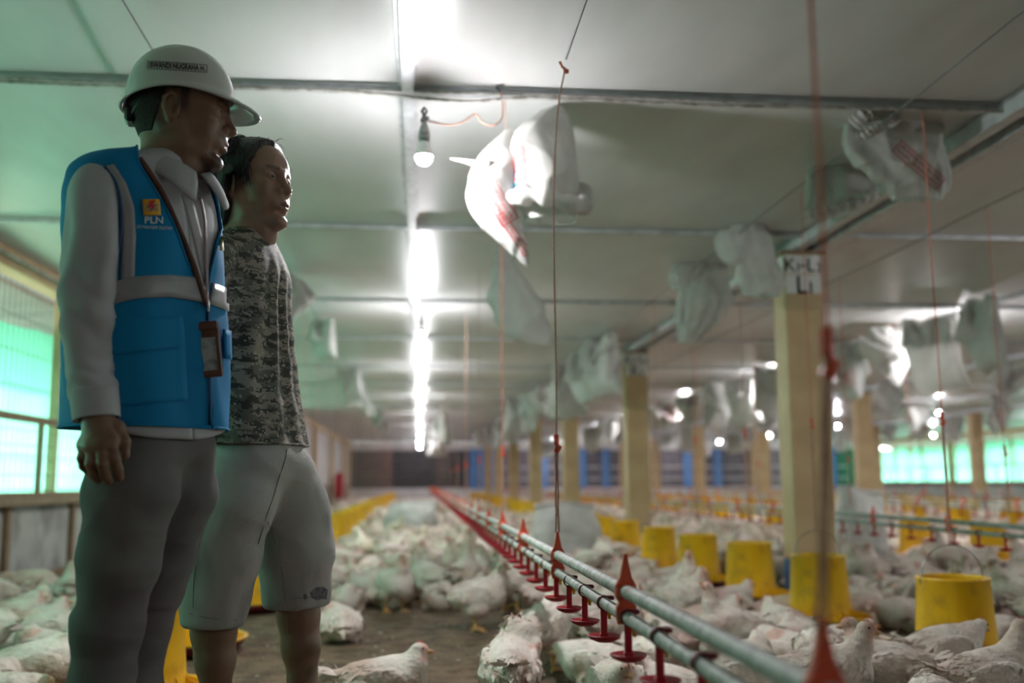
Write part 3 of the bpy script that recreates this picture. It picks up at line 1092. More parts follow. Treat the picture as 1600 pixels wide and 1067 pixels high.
zrel = (V0[:, 2] - V0[:, 2].min()) / (V0[:, 2].max() - V0[:, 2].min())
Qv = grid_faces(150, 110)
Nn = vnormals(V0, Qv)
cen = np.array((*P(222, 450, YA)[:2], 0))
thp = np.arctan2((V0 - cen) @ lA, (V0 - cen) @ fA)
fold = .0045 * np.sin(thp * 7 + 2.2 * np.sin(zrel * 5) + 1) * (1 - zrel) ** .6 + .0055 * wob(V0 * np.array((1, 1, .45)), 13, 5, 2) + .003 * wob(V0 * np.array((1, 1, 2.2)), 20, 8, 2) * (zrel > .2)
fold *= np.minimum(1, (1 - zrel) * 5)
V0 = V0 + Nn * fold[:, None]
vest = shell('vest', V0, Qv, M['vest'], pa, .0035, off=1)
bv = bvh_of(V0, Qv)
# hem and front edge piping
g0 = V0.reshape(150, 110, 3)
mb = MB(); mb.tube(g0[:, -1], .003, 6); pa.part('hem', mb, M['vest'], vest)
mb = MB(); mb.tube(g0[0, :][::2], .0028, 6); mb.tube(g0[-1, :][::2], .0028, 6); pa.part('piping', mb, M['vest'], vest)

# shirt: torso inside the vest, tail below it, collar, placket
VS = [(216, 304, 246, .92), (190, 316, 258, .80), (150, 326, 270, .66), (126, 331, 286, .64), (112, 336, 312, .66), (108, 341, 350, .72), (107, 345, 430, .76), (104, 347, 520, .76), (102, 349, 600, .76), (102, 351, 672, .76), (103, 351, 689, .76)]
sk = outline(VS, YA, fA, lA, 2.2)
V1, u1 = torso_grid(sk, fA, lA, None, 96, 70, 0, 2 * PI, 2.2, lambda t: (.0, 2 * PI))
Q1 = grid_faces(96, 70)
N1 = vnormals(V1, Q1)
V1 = V1 + N1 * (.004 * wob(V1 * np.array((1, 1, .5)), 22, 15, 2))[:, None]
# the tail dips in front only
thp1 = np.arctan2((V1 - cen) @ lA, (V1 - cen) @ fA)
low = V1[:, 2] < P(224, 668, YA)[2]
V1[:, 2] += np.where(low, .045 * smoothstep(.2, 1.8, np.abs(thp1 + .15)), 0)
shirt = shell('shirt', V1, Q1, M['shirt'], pa, .002, off=-1)
bs = bvh_of(V1, Q1)
# collar: two wings folded down round the neck
def collar_wing(side):
    n = 22
    top = []; bot = []
    nc = P(268, 246, YA)
    for i in range(n):
        s = i / (n - 1)
        a = PI - s * (PI - .10)                       # from the nape to the front
        d = fA * math.cos(a) * 1.0 + lA * math.sin(a) * side
        rt = .066 + .006 * math.sin(s * PI)
        tz = P(240, 236, YA)[2] - (.062 * s ** 1.5)
        top.append(nc * np.array((1, 1, 0)) + d * rt + fA * .018 * s + np.array((0, 0, tz)))
        wd = .042 + .034 * smoothstep(.55, 1, np.array(s))
        bot.append(nc * np.array((1, 1, 0)) + d * (rt + .016 + .016 * s) + fA * (.018 * s + .006 * s) + lA * side * .03 * float(smoothstep(.7, 1, np.array(s))) + np.array((0, 0, tz - wd)))
    V = []
    for r_ in range(6):
        q = r_ / 5
        for i in range(n):
            b_ = np.array(top[i]) * (1 - q) + np.array(bot[i]) * q
            o_ = (np.array(top[i]) - nc) * np.array((1, 1, 0))
            V.append(b_ + unit(o_) * .006 * math.sin(q * PI))
    Q = [(r_ * n + i, r_ * n + i + 1, (r_ + 1) * n + i + 1, (r_ + 1) * n + i) for r_ in range(5) for i in range(n - 1)]
    return np.array(V), np.array(Q)
for sd in (-1, 1):
    Vc, Qc = collar_wing(sd)
    shell('collar', Vc, Qc, M['shirt'], pa, .0035, shirt)
# placket strip with buttons
fd = fA
def on_front(px0, py0, px1, py1, n=14):
    return [P(px0 + (px1 - px0) * s, py0 + (py1 - py0) * s, YA) for s in np.linspace(0, 1, n)]
view = np.array((0, 1.0, 0))
def cast_px(bvh, px, py, off, Y=YA):
    d = ray(px, py); d = d / np.linalg.norm(d)
    h = bvh.ray_cast(Vector(CAMP), Vector(d))
    if h[0] is None: return None
    n_ = h[1]
    if n_.dot(Vector(d)) > 0: n_ = -n_
    return np.array(h[0]) + np.array(n_) * off
def px_strip(bvh, ptsL, ptsR, off, n=16, m_=4):
    """patch on a garment between two pixel polylines (as seen in the photograph)"""
    A = np.array(ptsL, float); B = np.array(ptsR, float)
    def res(Pt):
        s = np.r_[0, np.cumsum(np.linalg.norm(np.diff(Pt, axis=0), axis=1))]; s /= s[-1]
        q = np.linspace(0, 1, n)
        return np.stack([np.interp(q, s, Pt[:, 0]), np.interp(q, s, Pt[:, 1])], 1)
    A = res(A); B = res(B); V = []; ok = []
    for j in range(m_):
        k_ = j / (m_ - 1)
        for i in range(n):
            q = A[i] * (1 - k_) + B[i] * k_
            h = cast_px(bvh, q[0], q[1], off); ok.append(h is not None); V.append(h if h is not None else np.zeros(3))
    Q = [(j * n + i, j * n + i + 1, (j + 1) * n + i + 1, (j + 1) * n + i) for j in range(m_ - 1) for i in range(n - 1)]
    Q = [q for q in Q if all(ok[i] for i in q)]
    used = sorted({i for q in Q for i in q}); mp_ = {k: i for i, k in enumerate(used)}
    return np.array([V[i] for i in used]).reshape(-1, 3), np.array([[mp_[i] for i in q] for q in Q]).reshape(-1, 4)
def applied(name, bvh, L_, R_, m, parent, off=.003, n=16, m_=4, thick=.0012, label=None):
    V, Q = px_strip(bvh, L_, R_, off, n, m_)
    if len(Q) == 0: return None
    return shell(name, V, Q, m, pa, thick, parent, label=label)
applied('placket', bs, [(283, 305), (300, 370), (316, 440)], [(298, 305), (314, 370), (326, 440)], M['shirt'], shirt, .003)

# sleeve of the near arm, hanging
SH, EL, WR = P(151, 302, YA - .135), P(137, 478, YA - .165), P(152, 652, YA - .185)
path = [(0, *P(160, 272, YA - .10)), (.10, *SH), (.32, *P(148, 380, YA - .16)), (.54, *EL), (.78, *P(140, 570, YA - .17)), (1, *WR)]
rad = [(0, .030), (.06, .048), (.14, .0500), (.35, .0525), (.54, .0490), (.75, .0430), (.93, .0420), (1, .0375)]
def sl_fold(th, t):
    e = np.exp(-((t - .56) / .16) ** 2) * .003 * np.sin(46 * t + 2.2 * np.cos(th - .6) + 2 * np.sin(2 * th)) + .003 * np.sin(3 * th + 9 * t) * smoothstep(.1, .3, t)
    e = e + np.exp(-((t - .86) / .07) ** 2) * .0028 * np.sin(80 * t + 2.0 * np.sin(th + 1.0) + 1.5 * np.sin(3 * th)) + .0035 * np.sin(5 * th - 7 * t + 2 * np.sin(4 * t)) * np.exp(-((t - .3) / .2) ** 2)
    return e * (1 - smoothstep(.90, .93, t)) 
Vs = tube_grid(path, rad, 72, 150, sl_fold, 1.0)
Vs = Vs + (.004 * ((1 - 1.7 * np.abs(wob(Vs * np.array((1.4, 1.4, 1.9)), 14, 44, 1))).clip(0) ** 2)[:, None] * np.array((.3, -1, .1)) + .004 * np.stack([wob(Vs * np.array((1, 1, 1.3)), 19, 30 + i, 2) for i in range(3)], 1)) * smoothstep(WR[2] + .05, WR[2] + .09, Vs[:, 2:3])
shell('sleeve', Vs, grid_faces(72, 150, True)[:, ::-1], M['shirt'], pa, .003, shirt)
cf = tube_grid([(0, *P(147.5, 610, YA - .181)), (1, *P(151, 655, YA - .186))], [(0, .0405), (.5, .0405), (1, .0395)], 40, 14)
cuff = shell('cuff', cf, grid_faces(40, 14, True)[:, ::-1], M['shirt'], pa, .003, shirt, off=-1)
# other sleeve, on the far side of the body
path2 = [(0, *P(278, 285, YA + .11)), (.12, *P(278, 305, YA + .14)), (.55, *P(262, 480, YA + .16)), (1, *P(275, 640, YA + .17))]
Vs2 = tube_grid(path2, rad, 40, 60, None)
shell('sleeve', Vs2, grid_faces(40, 60, True)[:, ::-1], M['shirt'], pa, .003, shirt)

# hands
def hand(field, W, knuckles, chains, thumb, r0=.0125):
    for q, kx in zip((.014, .0145, .0135, .012), knuckles):
        field.cone(W, kx, .0200, q, .016)
    for i in range(len(knuckles) - 1):
        field.cone(knuckles[i], knuckles[i + 1], .0125, .0115, .012)
    for ch, r in zip(chains, (.0098, .0103, .0098, .0085)):
        field.chain(ch, [r * 1.08, r * 1.02, r * .95, r * .80][:len(ch)], .0045)
    field.chain(thumb, [.018, .0135, .0108, .0085][:len(thumb)], .007)
    return field
ya = YA - .19
H = lambda x, y, dy=0.0: P(x, y, ya + dy)
f = Field(P(105, 760, ya - .07) - .02, P(215, 600, ya + .07) + .02, .0017)
f.cone(H(150, 628), H(153, 655), .026, .0245, .01)
hand(f, H(155, 657), [H(173, 690, -.020), H(158, 695, -.026), H(144, 697, -.020), H(132, 695, -.006)],
     [[H(173, 690, -.020), H(179, 716, -.026), H(184, 733, -.012), H(187, 746, .002)],
      [H(158, 695, -.026), H(160, 724, -.036), H(164, 741, -.020), H(170, 752, -.004)],
      [H(144, 697, -.020), H(142, 724, -.030), H(146, 741, -.014), H(153, 749, .002)],
      [H(132, 695, -.006), H(128, 716, -.014), H(131, 729, .000), H(137, 737, .014)]],
     [H(165, 662, -.004), H(184, 668, .000), H(194, 690, -.004), H(196, 711, -.002)])
Vh, Qh = f.mesh(1)
pa.add_body(Vh, Qh, np.ones((len(Vh), 3)) * .86)
# far hand
wx = P(276, 652, YA + .17)
f = Field(wx - .12, wx + .12, .0028)
d_ = np.array((0, 0, -1.0))
kn = [wx + np.array((.03 - .018 * i, .004 * i, -.085 + .003 * i)) for i in range(4)]
hand(f, wx + d_ * .01, kn, [[k_, k_ + np.array((.004, 0, -.035)), k_ + np.array((.0, .01, -.06)), k_ + np.array((-.01, .02, -.075))] for k_ in kn], [wx + np.array((.015, 0, -.02)), wx + np.array((.035, -.01, -.045)), wx + np.array((.04, -.015, -.07)), wx + np.array((.036, -.015, -.09))])
f.cone(wx + np.array((0, 0, .05)), wx, .026, .024, .01)
Vh, Qh = f.mesh(1); pa.add_body(Vh, Qh, np.ones((len(Vh), 3)) * .9)
# core of the body under the clothes joins head, hands and legs
def core(p, pts, rs, h=.008):
    A = np.array(pts); R_ = max(max(r) for r in rs)
    f = Field(A.min(0) - R_ - .03, A.max(0) + R_ + .03, h)
    return f
HIPC = P(245, 690, YA)
cb = Field(P(60, 760, YA) - .15, P(360, 245, YA) + .15, .009)
cb.cone(P(262, 262, YA), P(225, 340, YA), .045, .06, .05); cb.cone(P(224, 350, YA), P(228, 690, YA), .07, .08, .06)
cb.cone(P(215, 320, YA), P(155, 318, YA - .11), .04, .036, .03); cb.cone(P(155, 318, YA - .11), EL, .036, .032, .02); cb.cone(EL, P(150, 640, YA - .183), .034, .025, .02)
cb.cone(P(240, 320, YA), P(278, 320, YA + .11), .04, .034, .03); cb.cone(P(278, 305, YA + .13), P(262, 480, YA + .16), .04, .033, .02); cb.cone(P(262, 480, YA + .16), wx, .033, .025, .02)
Vb, Qb = cb.mesh(1); pa.add_body(Vb, Qb)

# trousers
def ground(p): return np.array((p[0], p[1], 0.0))
def trousers(p, name, Y, waist, legs, wr, h, clip_z=None, m=None, bump=None, lo_px=None):
    allp = [q for L_ in legs for q, r in L_] + [waist[0]]
    A = np.array(allp)
    f = Field(A.min(0) - .16, A.max(0) + .16, h)
    f.ell(waist[0], waist[1], .0, R=waist[2])
    for L_ in legs:
        g_ = [q for q, r in L_]; r_ = [r for q, r in L_]
        f2 = Field.__new__(Field); f2.__dict__ = dict(f.__dict__); f2.F = np.full(f.n, 1e3, np.float32)
        f2.chain(g_, r_, .03)
        k = .035
        hh = np.maximum(k - np.abs(f.F - f2.F), 0) / k
        # join the legs smoothly at the hip only
        zc = f.ax[2][None, None, :]
        w_ = smoothstep(waist[0][2] - .24, waist[0][2] - .10, zc)
        f.F = np.minimum(f.F, f2.F) - (hh * hh * k * .25 * w_).astype(np.float32)
    if clip_z is not None: f.clip(lambda x, y, z: clip_z(x, y, z) - z)
    V, Q = f.mesh(2)
    Nn = vnormals(V, Q)
    if bump is not None: V = V + Nn * bump(V)[:, None]
    return V, Q
RA = frame(YAW1)
wst = (P(232, 690, YA), (.105, .135, .08), RA)
legR = [(P(212, 718, YA - .07), .080), (P(205, 770, YA - .085), .083), (P(186, 880, YA - .08), .070), (P(167, 985, YA - .07), .057), (P(158, 1067, YA - .07), .0545), (P(148, 1220, YA - .06), .056)]
legL = [(P(272, 718, YA + .06), .082), (P(272, 770, YA + .08), .082), (P(246, 880, YA + .08), .063), (P(220, 985, YA + .09), .055), (P(204, 1067, YA + .09), .0555), (P(196, 1200, YA + .10), .060)]
def tr_b(V):
    z = V[:, 2]
    kn_ = np.exp(-((z - .50) / .10) ** 2); lo_ = smoothstep(.42, .22, z)
    d1 = wob(V * np.array((1, 1, 2.6)), 15, 60, 2)
    d2 = np.sin(95 * z + 14 * V[:, 0] + 2.4 * wob(V, 9, 62, 1))
    d3 = np.sin(58 * (z + .7 * V[:, 0]) + 2 * wob(V, 8, 63, 1)) * smoothstep(.80, .72, z) * smoothstep(.48, .6, z)
    d4 = (1 - 1.7 * np.abs(wob(V * np.array((1.2, 1.2, 2.4)), 13, 66, 1))).clip(0) ** 2
    d5 = (1 - 1.7 * np.abs(wob(V * np.array((1.5, 1.5, 3.4)), 19, 67, 1))).clip(0) ** 2
    return .003 * d1 + (.0012 * kn_ + .0016 * lo_) * d2 + .0016 * d3 + (.003 + .004 * kn_ + .006 * lo_) * d4 + (.001 + .003 * kn_ + .004 * lo_) * d5
Vt, Qt = trousers(pa, 'trousers', YA, wst, [legR, legL], None, .0055, bump=tr_b)
trs = pa.part('trousers', fast_mesh('trousers', Vt, Qt), M['trousers'])
bt = bvh_of(Vt, Qt)
def shoe(p, ank, yaw, L_=.28, name='shoe', m=None):
    Rr = frame(yaw); f = Field((-.11, -.07, -.005), (.22, .07, .14), .006)
    f.ell((.02, 0, .045), (.13, .045, .045), 0).ell((.12, 0, .035), (.075, .045, .033), .03).cone((-.02, 0, .05), (-.03, 0, .12), .045, .045, .03)
    f.clip(lambda x, y, z: -z)
    V, Q = f.mesh(1)
    if m is None:
        p.add_body(put(V, (ank[0], ank[1], .002), Rr), Q)
    else:
        return p.part(name, fast_mesh(name, put(V, (ank[0], ank[1], .002), Rr), Q), m)
shoe(pa, P(148, 1220, YA - .06), math.radians(30), m=M['sole']); shoe(pa, P(196, 1200, YA + .10), math.radians(20), m=M['sole'])

# reflective tape, pockets, zip, logos (patches laid on the vest)
ap = lambda nm, L_, R_, m, par=vest, **k: applied(nm, bv, L_, R_, m, par, **k)
ap('reflective_tape', [(158, 263), (176, 290), (188, 325), (191, 370), (190, 440)], [(178, 258), (197, 288), (209, 325), (212, 370), (210, 436)], M['tape'], off=.0045, n=26)
ap('reflective_tape', [(160, 446), (212, 433), (262, 430), (300, 434), (322, 440)], [(160, 481), (212, 467), (262, 464), (300, 470), (322, 474)], M['tape'], off=.0052, n=30, m_=5)
ap('reflective_tape', [(324, 441), (340, 446), (354, 452)], [(324, 475), (340, 481), (354, 487)], M['tape'], off=.0052, n=8)
ap('reflective_tape', [(88, 458), (100, 456), (118, 454)], [(88, 490), (100, 488), (118, 486)], M['tape'], off=.0052, n=8)
# side pocket with flap
ap('pocket', [(168, 510), (170, 580), (174, 636)], [(285, 510), (288, 580), (290, 625)], M['vest'], off=.0055, n=18, m_=12, thick=.004)
ap('pocket_flap', [(164, 500), (166, 540), (180, 556)], [(280, 494), (284, 530), (276, 544)], M['vest'], off=.0095, n=10, m_=16, thick=.004)
ap('pocket', [(345, 515), (347, 560)], [(356, 518), (357, 562)], M['vest'], off=.006, n=6, m_=4, thick=.004)
ap('zipper', [(320, 440), (323, 540), (326, 664)], [(324, 440), (327, 540), (330, 664)], M['vest_trim'], off=.0050, n=30, m_=3)
# armhole edge
ah = [(165, 262), (183, 292), (190, 340), (186, 390), (176, 432), (166, 480)]
q = [cast_px(bv, *a, .004) for a in ah]
mb = MB(); mb.tube(spline([(i, *v) for i, v in enumerate(q) if v is not None], np.linspace(0, len(ah) - 1, 30)), .0035, 6)
pa.part('armhole_piping', mb, M['vest_trim'], vest)


def print_on(bvh, V, Fs, px, py, sc, rot, off, m, par, name='print', sx=1.0, own=None):
    """flat lettering laid on a surface, placed as seen in the photograph"""
    c, s = math.cos(rot), math.sin(rot); out = []
    for (x, y, z) in V:
        x2 = (x * c - y * s) * sc * sx; y2 = (x * s + y * c) * sc
        h = cast_px(bvh, px + x2, py - y2, off)
        out.append(h if h is not None else P(px + x2, py - y2, YA - .2))
    return (own or pa).part(name, MB().add(out, Fs), m, par)
sq = lambda x0, y0, x1, y1: ([(x0, y0, 0), (x1, y0, 0), (x1, y1, 0), (x0, y1, 0)], [(0, 1, 2, 3)])
logo = ap('emblem', [(221, 313), (223, 338)], [(247, 313), (250, 338)], M['print_yellow'], off=.0060, n=5, m_=5, thick=.0006, label='yellow square emblem with a red lightning bolt')
bolt = [(-.18, .5), (.28, .5), (.08, .12), (.36, .12), (-.2, -.55), (-.02, -.06), (-.34, -.06)]
bolt = ([(x, y, 0) for x, y in bolt], [(0, 1, 2, 3, 5, 6), (3, 4, 5)])
print_on(bv, *bolt, 235, 325, 19, 0, .0085, M['print_red'], logo, 'bolt')
for dy in (-4, 0, 4):
    wv = [(x, .06 * math.sin(x * 9) + o_, 0) for x in np.linspace(-.5, .5, 10) for o_ in (-.04, .04)]
    print_on(bv, wv, [(2 * i, 2 * i + 2, 2 * i + 3, 2 * i + 1) for i in range(9)], 236, 326 + dy, 20, 0, .0078, M['print_cyan'], logo, 'wave')
V_, F_ = text_mesh('PLN', 1); V_, F_ = bold(V_, F_, .02)
print_on(bv, V_, F_, 239, 346, 14.5, -.02, .0065, M['print_white'], vest, 'lettering', 1.15)
V_, F_ = text_mesh('UP3 MAKASSAR SELATAN', 1)
print_on(bv, V_, F_, 239, 357, 7.2, -.03, .0065, M['print_white'], vest, 'lettering', .66)
ap('emblem', [(337, 362), (340, 392)], [(343, 362), (346, 392)], mat('crest_print', (.55, .50, .12), .6, (.10, .25, .45), 60), off=.006, n=5, m_=3, thick=.0006)

# lanyard and badge
def surf(px, py, off, Y=YA):
    hs = [h for h in (cast_px(b_, px, py, off) for b_ in (bv, bs)) if h is not None]
    if hs: return min(hs, key=lambda h: h[1])
    return P(px, py, Y - .1)
lan = [(216, 250), (232, 274), (252, 308), (272, 352), (291, 398), (306, 440), (317, 478)]
lan = spline([(i, *v) for i, v in enumerate(lan)], np.linspace(0, 6, 40))
cl = np.array([surf(x, y, .0085) for x, y in lan])
for _ in range(3): cl[1:-1] = (cl[:-2] + 2 * cl[1:-1] + cl[2:]) / 4
ribbon = lambda cl, wd, nrm: (np.concatenate([cl - np.asarray(wd), cl + np.asarray(wd)]), np.array([(i, i + 1, len(cl) + i + 1, len(cl) + i) for i in range(len(cl) - 1)]))
Vl, Ql = ribbon(cl, np.array((.0058, 0, .0018)), None)
lany = shell('lanyard', Vl, Ql, M['leather'], pa, .0022)
cl2 = np.array([surf(x, y, .0085) for x, y in spline([(0, 308, 312), (1, 314, 340), (2, 316, 380), (3, 318, 430), (4, 319, 478)], np.linspace(0, 4, 30))])
for _ in range(3): cl2[1:-1] = (cl2[:-2] + 2 * cl2[1:-1] + cl2[2:]) / 4
Vl, Ql = ribbon(cl2, np.array((.0026, .003, 0)), None)
shell('lanyard_strap', Vl, Ql, mat('lanyard_edge', (.36, .27, .28), .5), pa, .0018, lany, label='paler far side of the lanyard seen edge on')
bc = P(328, 548, 2.0); hk = surf(318, 480, .012)
hitb = surf(328, 548, .016); yb = hitb[1] - .004
Rb = frame(math.radians(118 - 90 + 32), 0, 0)
bx = lambda x, y: P(x, y, yb)
mb = MB(); mb.tube([hk + (0, 0, .012), hk, hk - (0, .002, .012)], .004, 8); 
ringp = bx(321, 496)
mb.tube([ringp + .0085 * np.array((math.cos(a), 0, 1.25 * math.sin(a))) for a in np.linspace(0, 2 * PI, 17)], .0018, 6, False)
mb.tube([bx(322, 504), bx(323, 512)], .0022, 6)
pa.part('clip', mb, M['chrome'], lany)
cw, chh = .0365, .112
bd = MB(); Rbd = frame(math.radians(0), 0, 0); tl = math.radians(7)
Rz = np.array([[math.cos(.22), -math.sin(.22), 0], [math.sin(.22), math.cos(.22), 0], [0, 0, 1]])
Rt = np.array([[math.cos(tl), 0, math.sin(tl)], [0, 1, 0], [-math.sin(tl), 0, math.cos(tl)]]) 
Rb = Rz @ Rt.T
bcn = bx(329, 550) + np.array((0, -.026, 0))
bd.box(bcn, (.052, .009, chh), Rb, .0035); bd.box(bcn + Rb @ np.array((0, -.003, .05)), (.05, .011, .02), Rb, .004)
badge = pa.part('badge_holder', bd, M['leather'], lany)
# (window and printed card of the holder)
MBw = MB().box(bcn + Rb @ np.array((0, -.0052, -.008)), (.033, .0012, .068), Rb)
M['badge_card'] = mat('badge_card', (.42, .42, .42), .2, (.10, .11, .11), 26, .4, .6, stretch=(1, 1, 1))
pa.part('badge_window', MBw, M['badge_card'], lany, label='clear window of the badge holder with a pale card')

# helmet
hc = np.array((*P(283, 150, YA)[:2], P(283, 124, YA - .11)[2]))
RH = frame(math.radians(-10), math.radians(1)) * .905
nth, nr = 96, 30
th = np.linspace(0, 2 * PI, nth, endpoint=False)
Vg = np.zeros((nth, nr, 3))
for j in range(nr):
    t = j / (nr - 1)
    if t < .86:
        a = t / .86 * PI / 2
        r_, z_ = math.sin(a) ** .92, math.cos(a) ** 1.0
        fx = np.where(np.cos(th) > 0, .124, .126)
        Vg[:, j, 0] = np.cos(th) * fx * r_; Vg[:, j, 1] = np.sin(th) * .108 * r_; Vg[:, j, 2] = z_ * .128 + 0 * th
    else:
        s = (t - .86) / .14
        front = np.clip(np.cos(th), 0, 1) ** 1.6
        out = .012 + .046 * front
        Vg[:, j, 0] = np.cos(th) * (.125 + s * out); Vg[:, j, 1] = np.sin(th) * (.108 + s * (.012 + .010 * front))
        Vg[:, j, 2] = -s * (.010 + .014 * front) - .012 * front * s * s * 1.0
    back = np.clip(-np.cos(th), 0, 1) ** 2
    Vg[:, j, 2] -= back * .022 * smoothstep(.5, 1, np.array(t))
# ridge down the crown
Vh_ = Vg.reshape(-1, 3)
ridge = np.exp(-(Vh_[:, 1] / .016) ** 2) * (Vh_[:, 2] > .03) * .004
Vh_[:, 2] += ridge
Vh_ = put(Vh_, hc, RH)
QH = grid_faces(nth, nr, True)[:, ::-1]
helm = pa.part('safety_helmet', fast_mesh('safety_helmet', Vh_, QH), M['helmet'])
md = helm.modifiers.new('thickness', 'SOLIDIFY'); md.thickness = .0035; md.offset = -1
bh = bvh_of(Vh_, QH)
# rim bead
rim = put(Vg[:, -1], hc, RH); mb = MB(); mb.tube(list(rim) + [rim[0]], .0034, 6, False); pa.part('rim_bead', mb, M['helmet'], helm)
# cradle inside, nape strap with knob
mb = MB()
def hl(x, y, z): return put(np.array([(x, y, z)]), hc, RH)[0]
band = [hl(.098 * math.cos(a) - .004, .083 * math.sin(a), -.004) for a in np.linspace(0, 2 * PI, 41)]
for i in range(40):
    pass
Vb_ = np.concatenate([np.array(band), np.array(band) + RH @ np.array((0, 0, .026))]); Qb_ = np.array([(i, i + 1, 41 + i + 1, 41 + i) for i in range(40)])
crd = shell('head_band', Vb_, Qb_, M['black'], pa, .003, helm)
mb = MB()
for s in (-1, 1):
    mb.tube([hl(-.055, s * .072, .0), hl(-.085, s * .050, -.03), hl(-.103, s * .022, -.052), hl(-.108, 0, -.054)], [.006, .007, .008, .008], 8)
mb.box(hl(-.112, 0, -.052), (.022, .05, .034), RH / .905, .006)
pa.part('nape_ratchet', mb, M['black'], helm)
mb = MB()
for a in np.linspace(0, PI, 4)[:-1]:
    pts = [hl(.094 * math.cos(a) * math.cos(q), .08 * math.sin(a) * math.cos(q), .012 + .075 * math.sin(q)) for q in np.linspace(0, PI, 13)]
    mb.tube(pts, .005, 6, True, .4)
pa.part('cradle_strap', mb, M['black'], helm)
# name label: black frame and lettering
lx0, ly0, lx1, ly1 = 230.5, 95.5, 323.5, 112
nmp = MB()
for (a_, b_, c_, d__) in ((0, 0, 1, .07), (0, .93, 1, 1), (0, 0, .012, 1), (.988, 0, 1, 1)):
    n2 = 14
    top = [cast_px(bh, lx0 + (lx1 - lx0) * (a_ + (c_ - a_) * s), 95.5 + 6.0 * (a_ + (c_ - a_) * s) ** 1.3 + 12.5 * b_, .0009) for s in np.linspace(0, 1, n2)]
    bot = [cast_px(bh, lx0 + (lx1 - lx0) * (a_ + (c_ - a_) * s), 95.5 + 6.0 * (a_ + (c_ - a_) * s) ** 1.3 + 12.5 * d__, .0009) for s in np.linspace(0, 1, n2)]
    nmp.add(top + bot, [(i, i + 1, n2 + i + 1, n2 + i) for i in range(n2 - 1)])
V_, F_ = text_mesh('ISWANDI NUGRAHA H.', 1); V_, F_ = bold(V_, F_, .035)
wd = V_[:, 0].max() - V_[:, 0].min()
out = []
for (x, y, z) in V_:
    s = .5 + x / wd * .93; s = min(max(s, 0), 1)
    out.append(cast_px(bh, lx0 + (lx1 - lx0) * s, 95.5 + 6.0 * s ** 1.3 + 6.4 - (y + .0) * 11.5, .0010))
nmp.add(out, F_)
pa.part('name_label', nmp, M['print_black'], helm, label='black framed name label on the helmet')

# goatee and moustache hairs
g_ = np.random.default_rng(4)
roots = []; dirs = []; lens = []
for i in range(420):
    y = g_.normal(0, .014); z = -.092 - abs(g_.normal(0, .012)); x = .078 - (y / .04) ** 2 * .03 - max(0, -.100 - z) * 1.2
    roots.append((x, y, z)); dirs.append((.5, y * 6, -1)); lens.append(.010 + .010 * g_.random())
for i in range(260):
    y = g_.normal(0, .013); roots.append((.0855 - (y / .03) ** 2 * .012, y, -.049 + g_.normal(0, .002))); dirs.append((.35, y * 30, -1)); lens.append(.006 + .004 * g_.random())
Vv = put(np.array(roots), HC1, R1); Dd = np.array(dirs) @ R1.T
pa.part('beard', strands(Vv, Dd, lens, .0007, .1, 3, 1, .5), M['hair'], kind='stuff')
# cropped hair cap under the helmet
hfz = Field.__new__(Field); hfz.__dict__ = dict(hf.__dict__); hfz.F = hb - .0022
def crop(x, y, z): return np.maximum(.038 + .25 * np.maximum(x - .02, 0) + .0 * y - z - .098 * np.clip((-.022 - x) / .028, 0, 1), x - .068)
hfz.clip(crop)
Vx, Qx = hfz.mesh(1); pa.part('cropped_hair', fast_mesh('cropped_hair', put(Vx, HC1, R1), Qx), M['stubble'])
pa.finish()

# ---- man in the camouflage shirt --------------------------------------------
YB = 2.62
YAW2 = math.radians(20)
pb = Person((*P(405, 760, YB)[:2], 0), 'man with shaggy black hair in camouflage T-shirt and grey knee-length shorts')
R2 = frame(math.radians(29), math.radians(3)) * 1.07
HC2 = P(396, 292, YB)
hf2, hb2 = make_head(pb, HC2, R2, 'b', R2.T @ (P(384, 372, YB) - HC2) / 1.145)
f2, l2, _ = frame(YAW2).T
TR = [(352, 424, 364, .9), (340, 428, 371, .8), (322, 434, 381, .68), (306, 442, 396, .62), (296, 451, 422, .60), (293, 450, 470, .62), (299, 456, 540, .64), (308, 466, 610, .64), (316, 475, 660, .64), (322, 483, 697, .64)]
tk = outline(TR, YB, f2, l2, 2.2)
nth, nr = 200, 150
V2, uv2 = torso_grid(tk, f2, l2, None, nth, nr, 0, 0, 2.2, lambda t: (-PI, PI))
Q2 = grid_faces(nth, nr)
N2 = vnormals(V2, Q2); N2 = N2
zr = (V2[:, 2] - V2[:, 2].min()) / (V2[:, 2].max() - V2[:, 2].min())
c2 = np.array((*P(385, 500, YB)[:2], 0)); t2 = np.arctan2((V2 - c2) @ l2, (V2 - c2) @ f2)
fd2 = .0065 * np.sin(10 * t2 + 1.6 * np.sin(4 * zr + 1) + .8) * smoothstep(.95, .6, zr) * (.5 + .5 * smoothstep(.0, .5, zr)) + .006 * wob(V2 * np.array((1, 1, .4)), 15, 71, 2) + .0035 * wob(V2 * np.array((1, 1, 2.4)), 22, 72, 2) * (zr < .55)
fd2 *= np.minimum(1, (1 - zr) * 8)
V2 = V2 + N2 * fd2[:, None]
tee = shell('camouflage_shirt', V2, Q2, M['camo'], pb, .002, uv=uv2, off=-1)
g2 = V2.reshape(nth, nr, 3)
def uvtube(name, pts, r, par):
    V = []; uv = []
    pts = np.array(pts); n = len(pts)
    mb = MB(); mb.tube(pts, r, 8, False)
    me = fast_mesh(name, np.array(mb.v), np.array(mb.f), uv=np.repeat(np.stack([np.arange(n) * .006, 0 * np.arange(n)], 1), 8, 0) + np.tile(np.stack([np.zeros(8), np.arange(8) * .003], 1), (n, 1)))
    return pb.part(name, me, M['camo'], par)
uvtube('neck_rib', g2[:, 2], .0055, tee); uvtube('hem', g2[:, -2], .0032, tee)
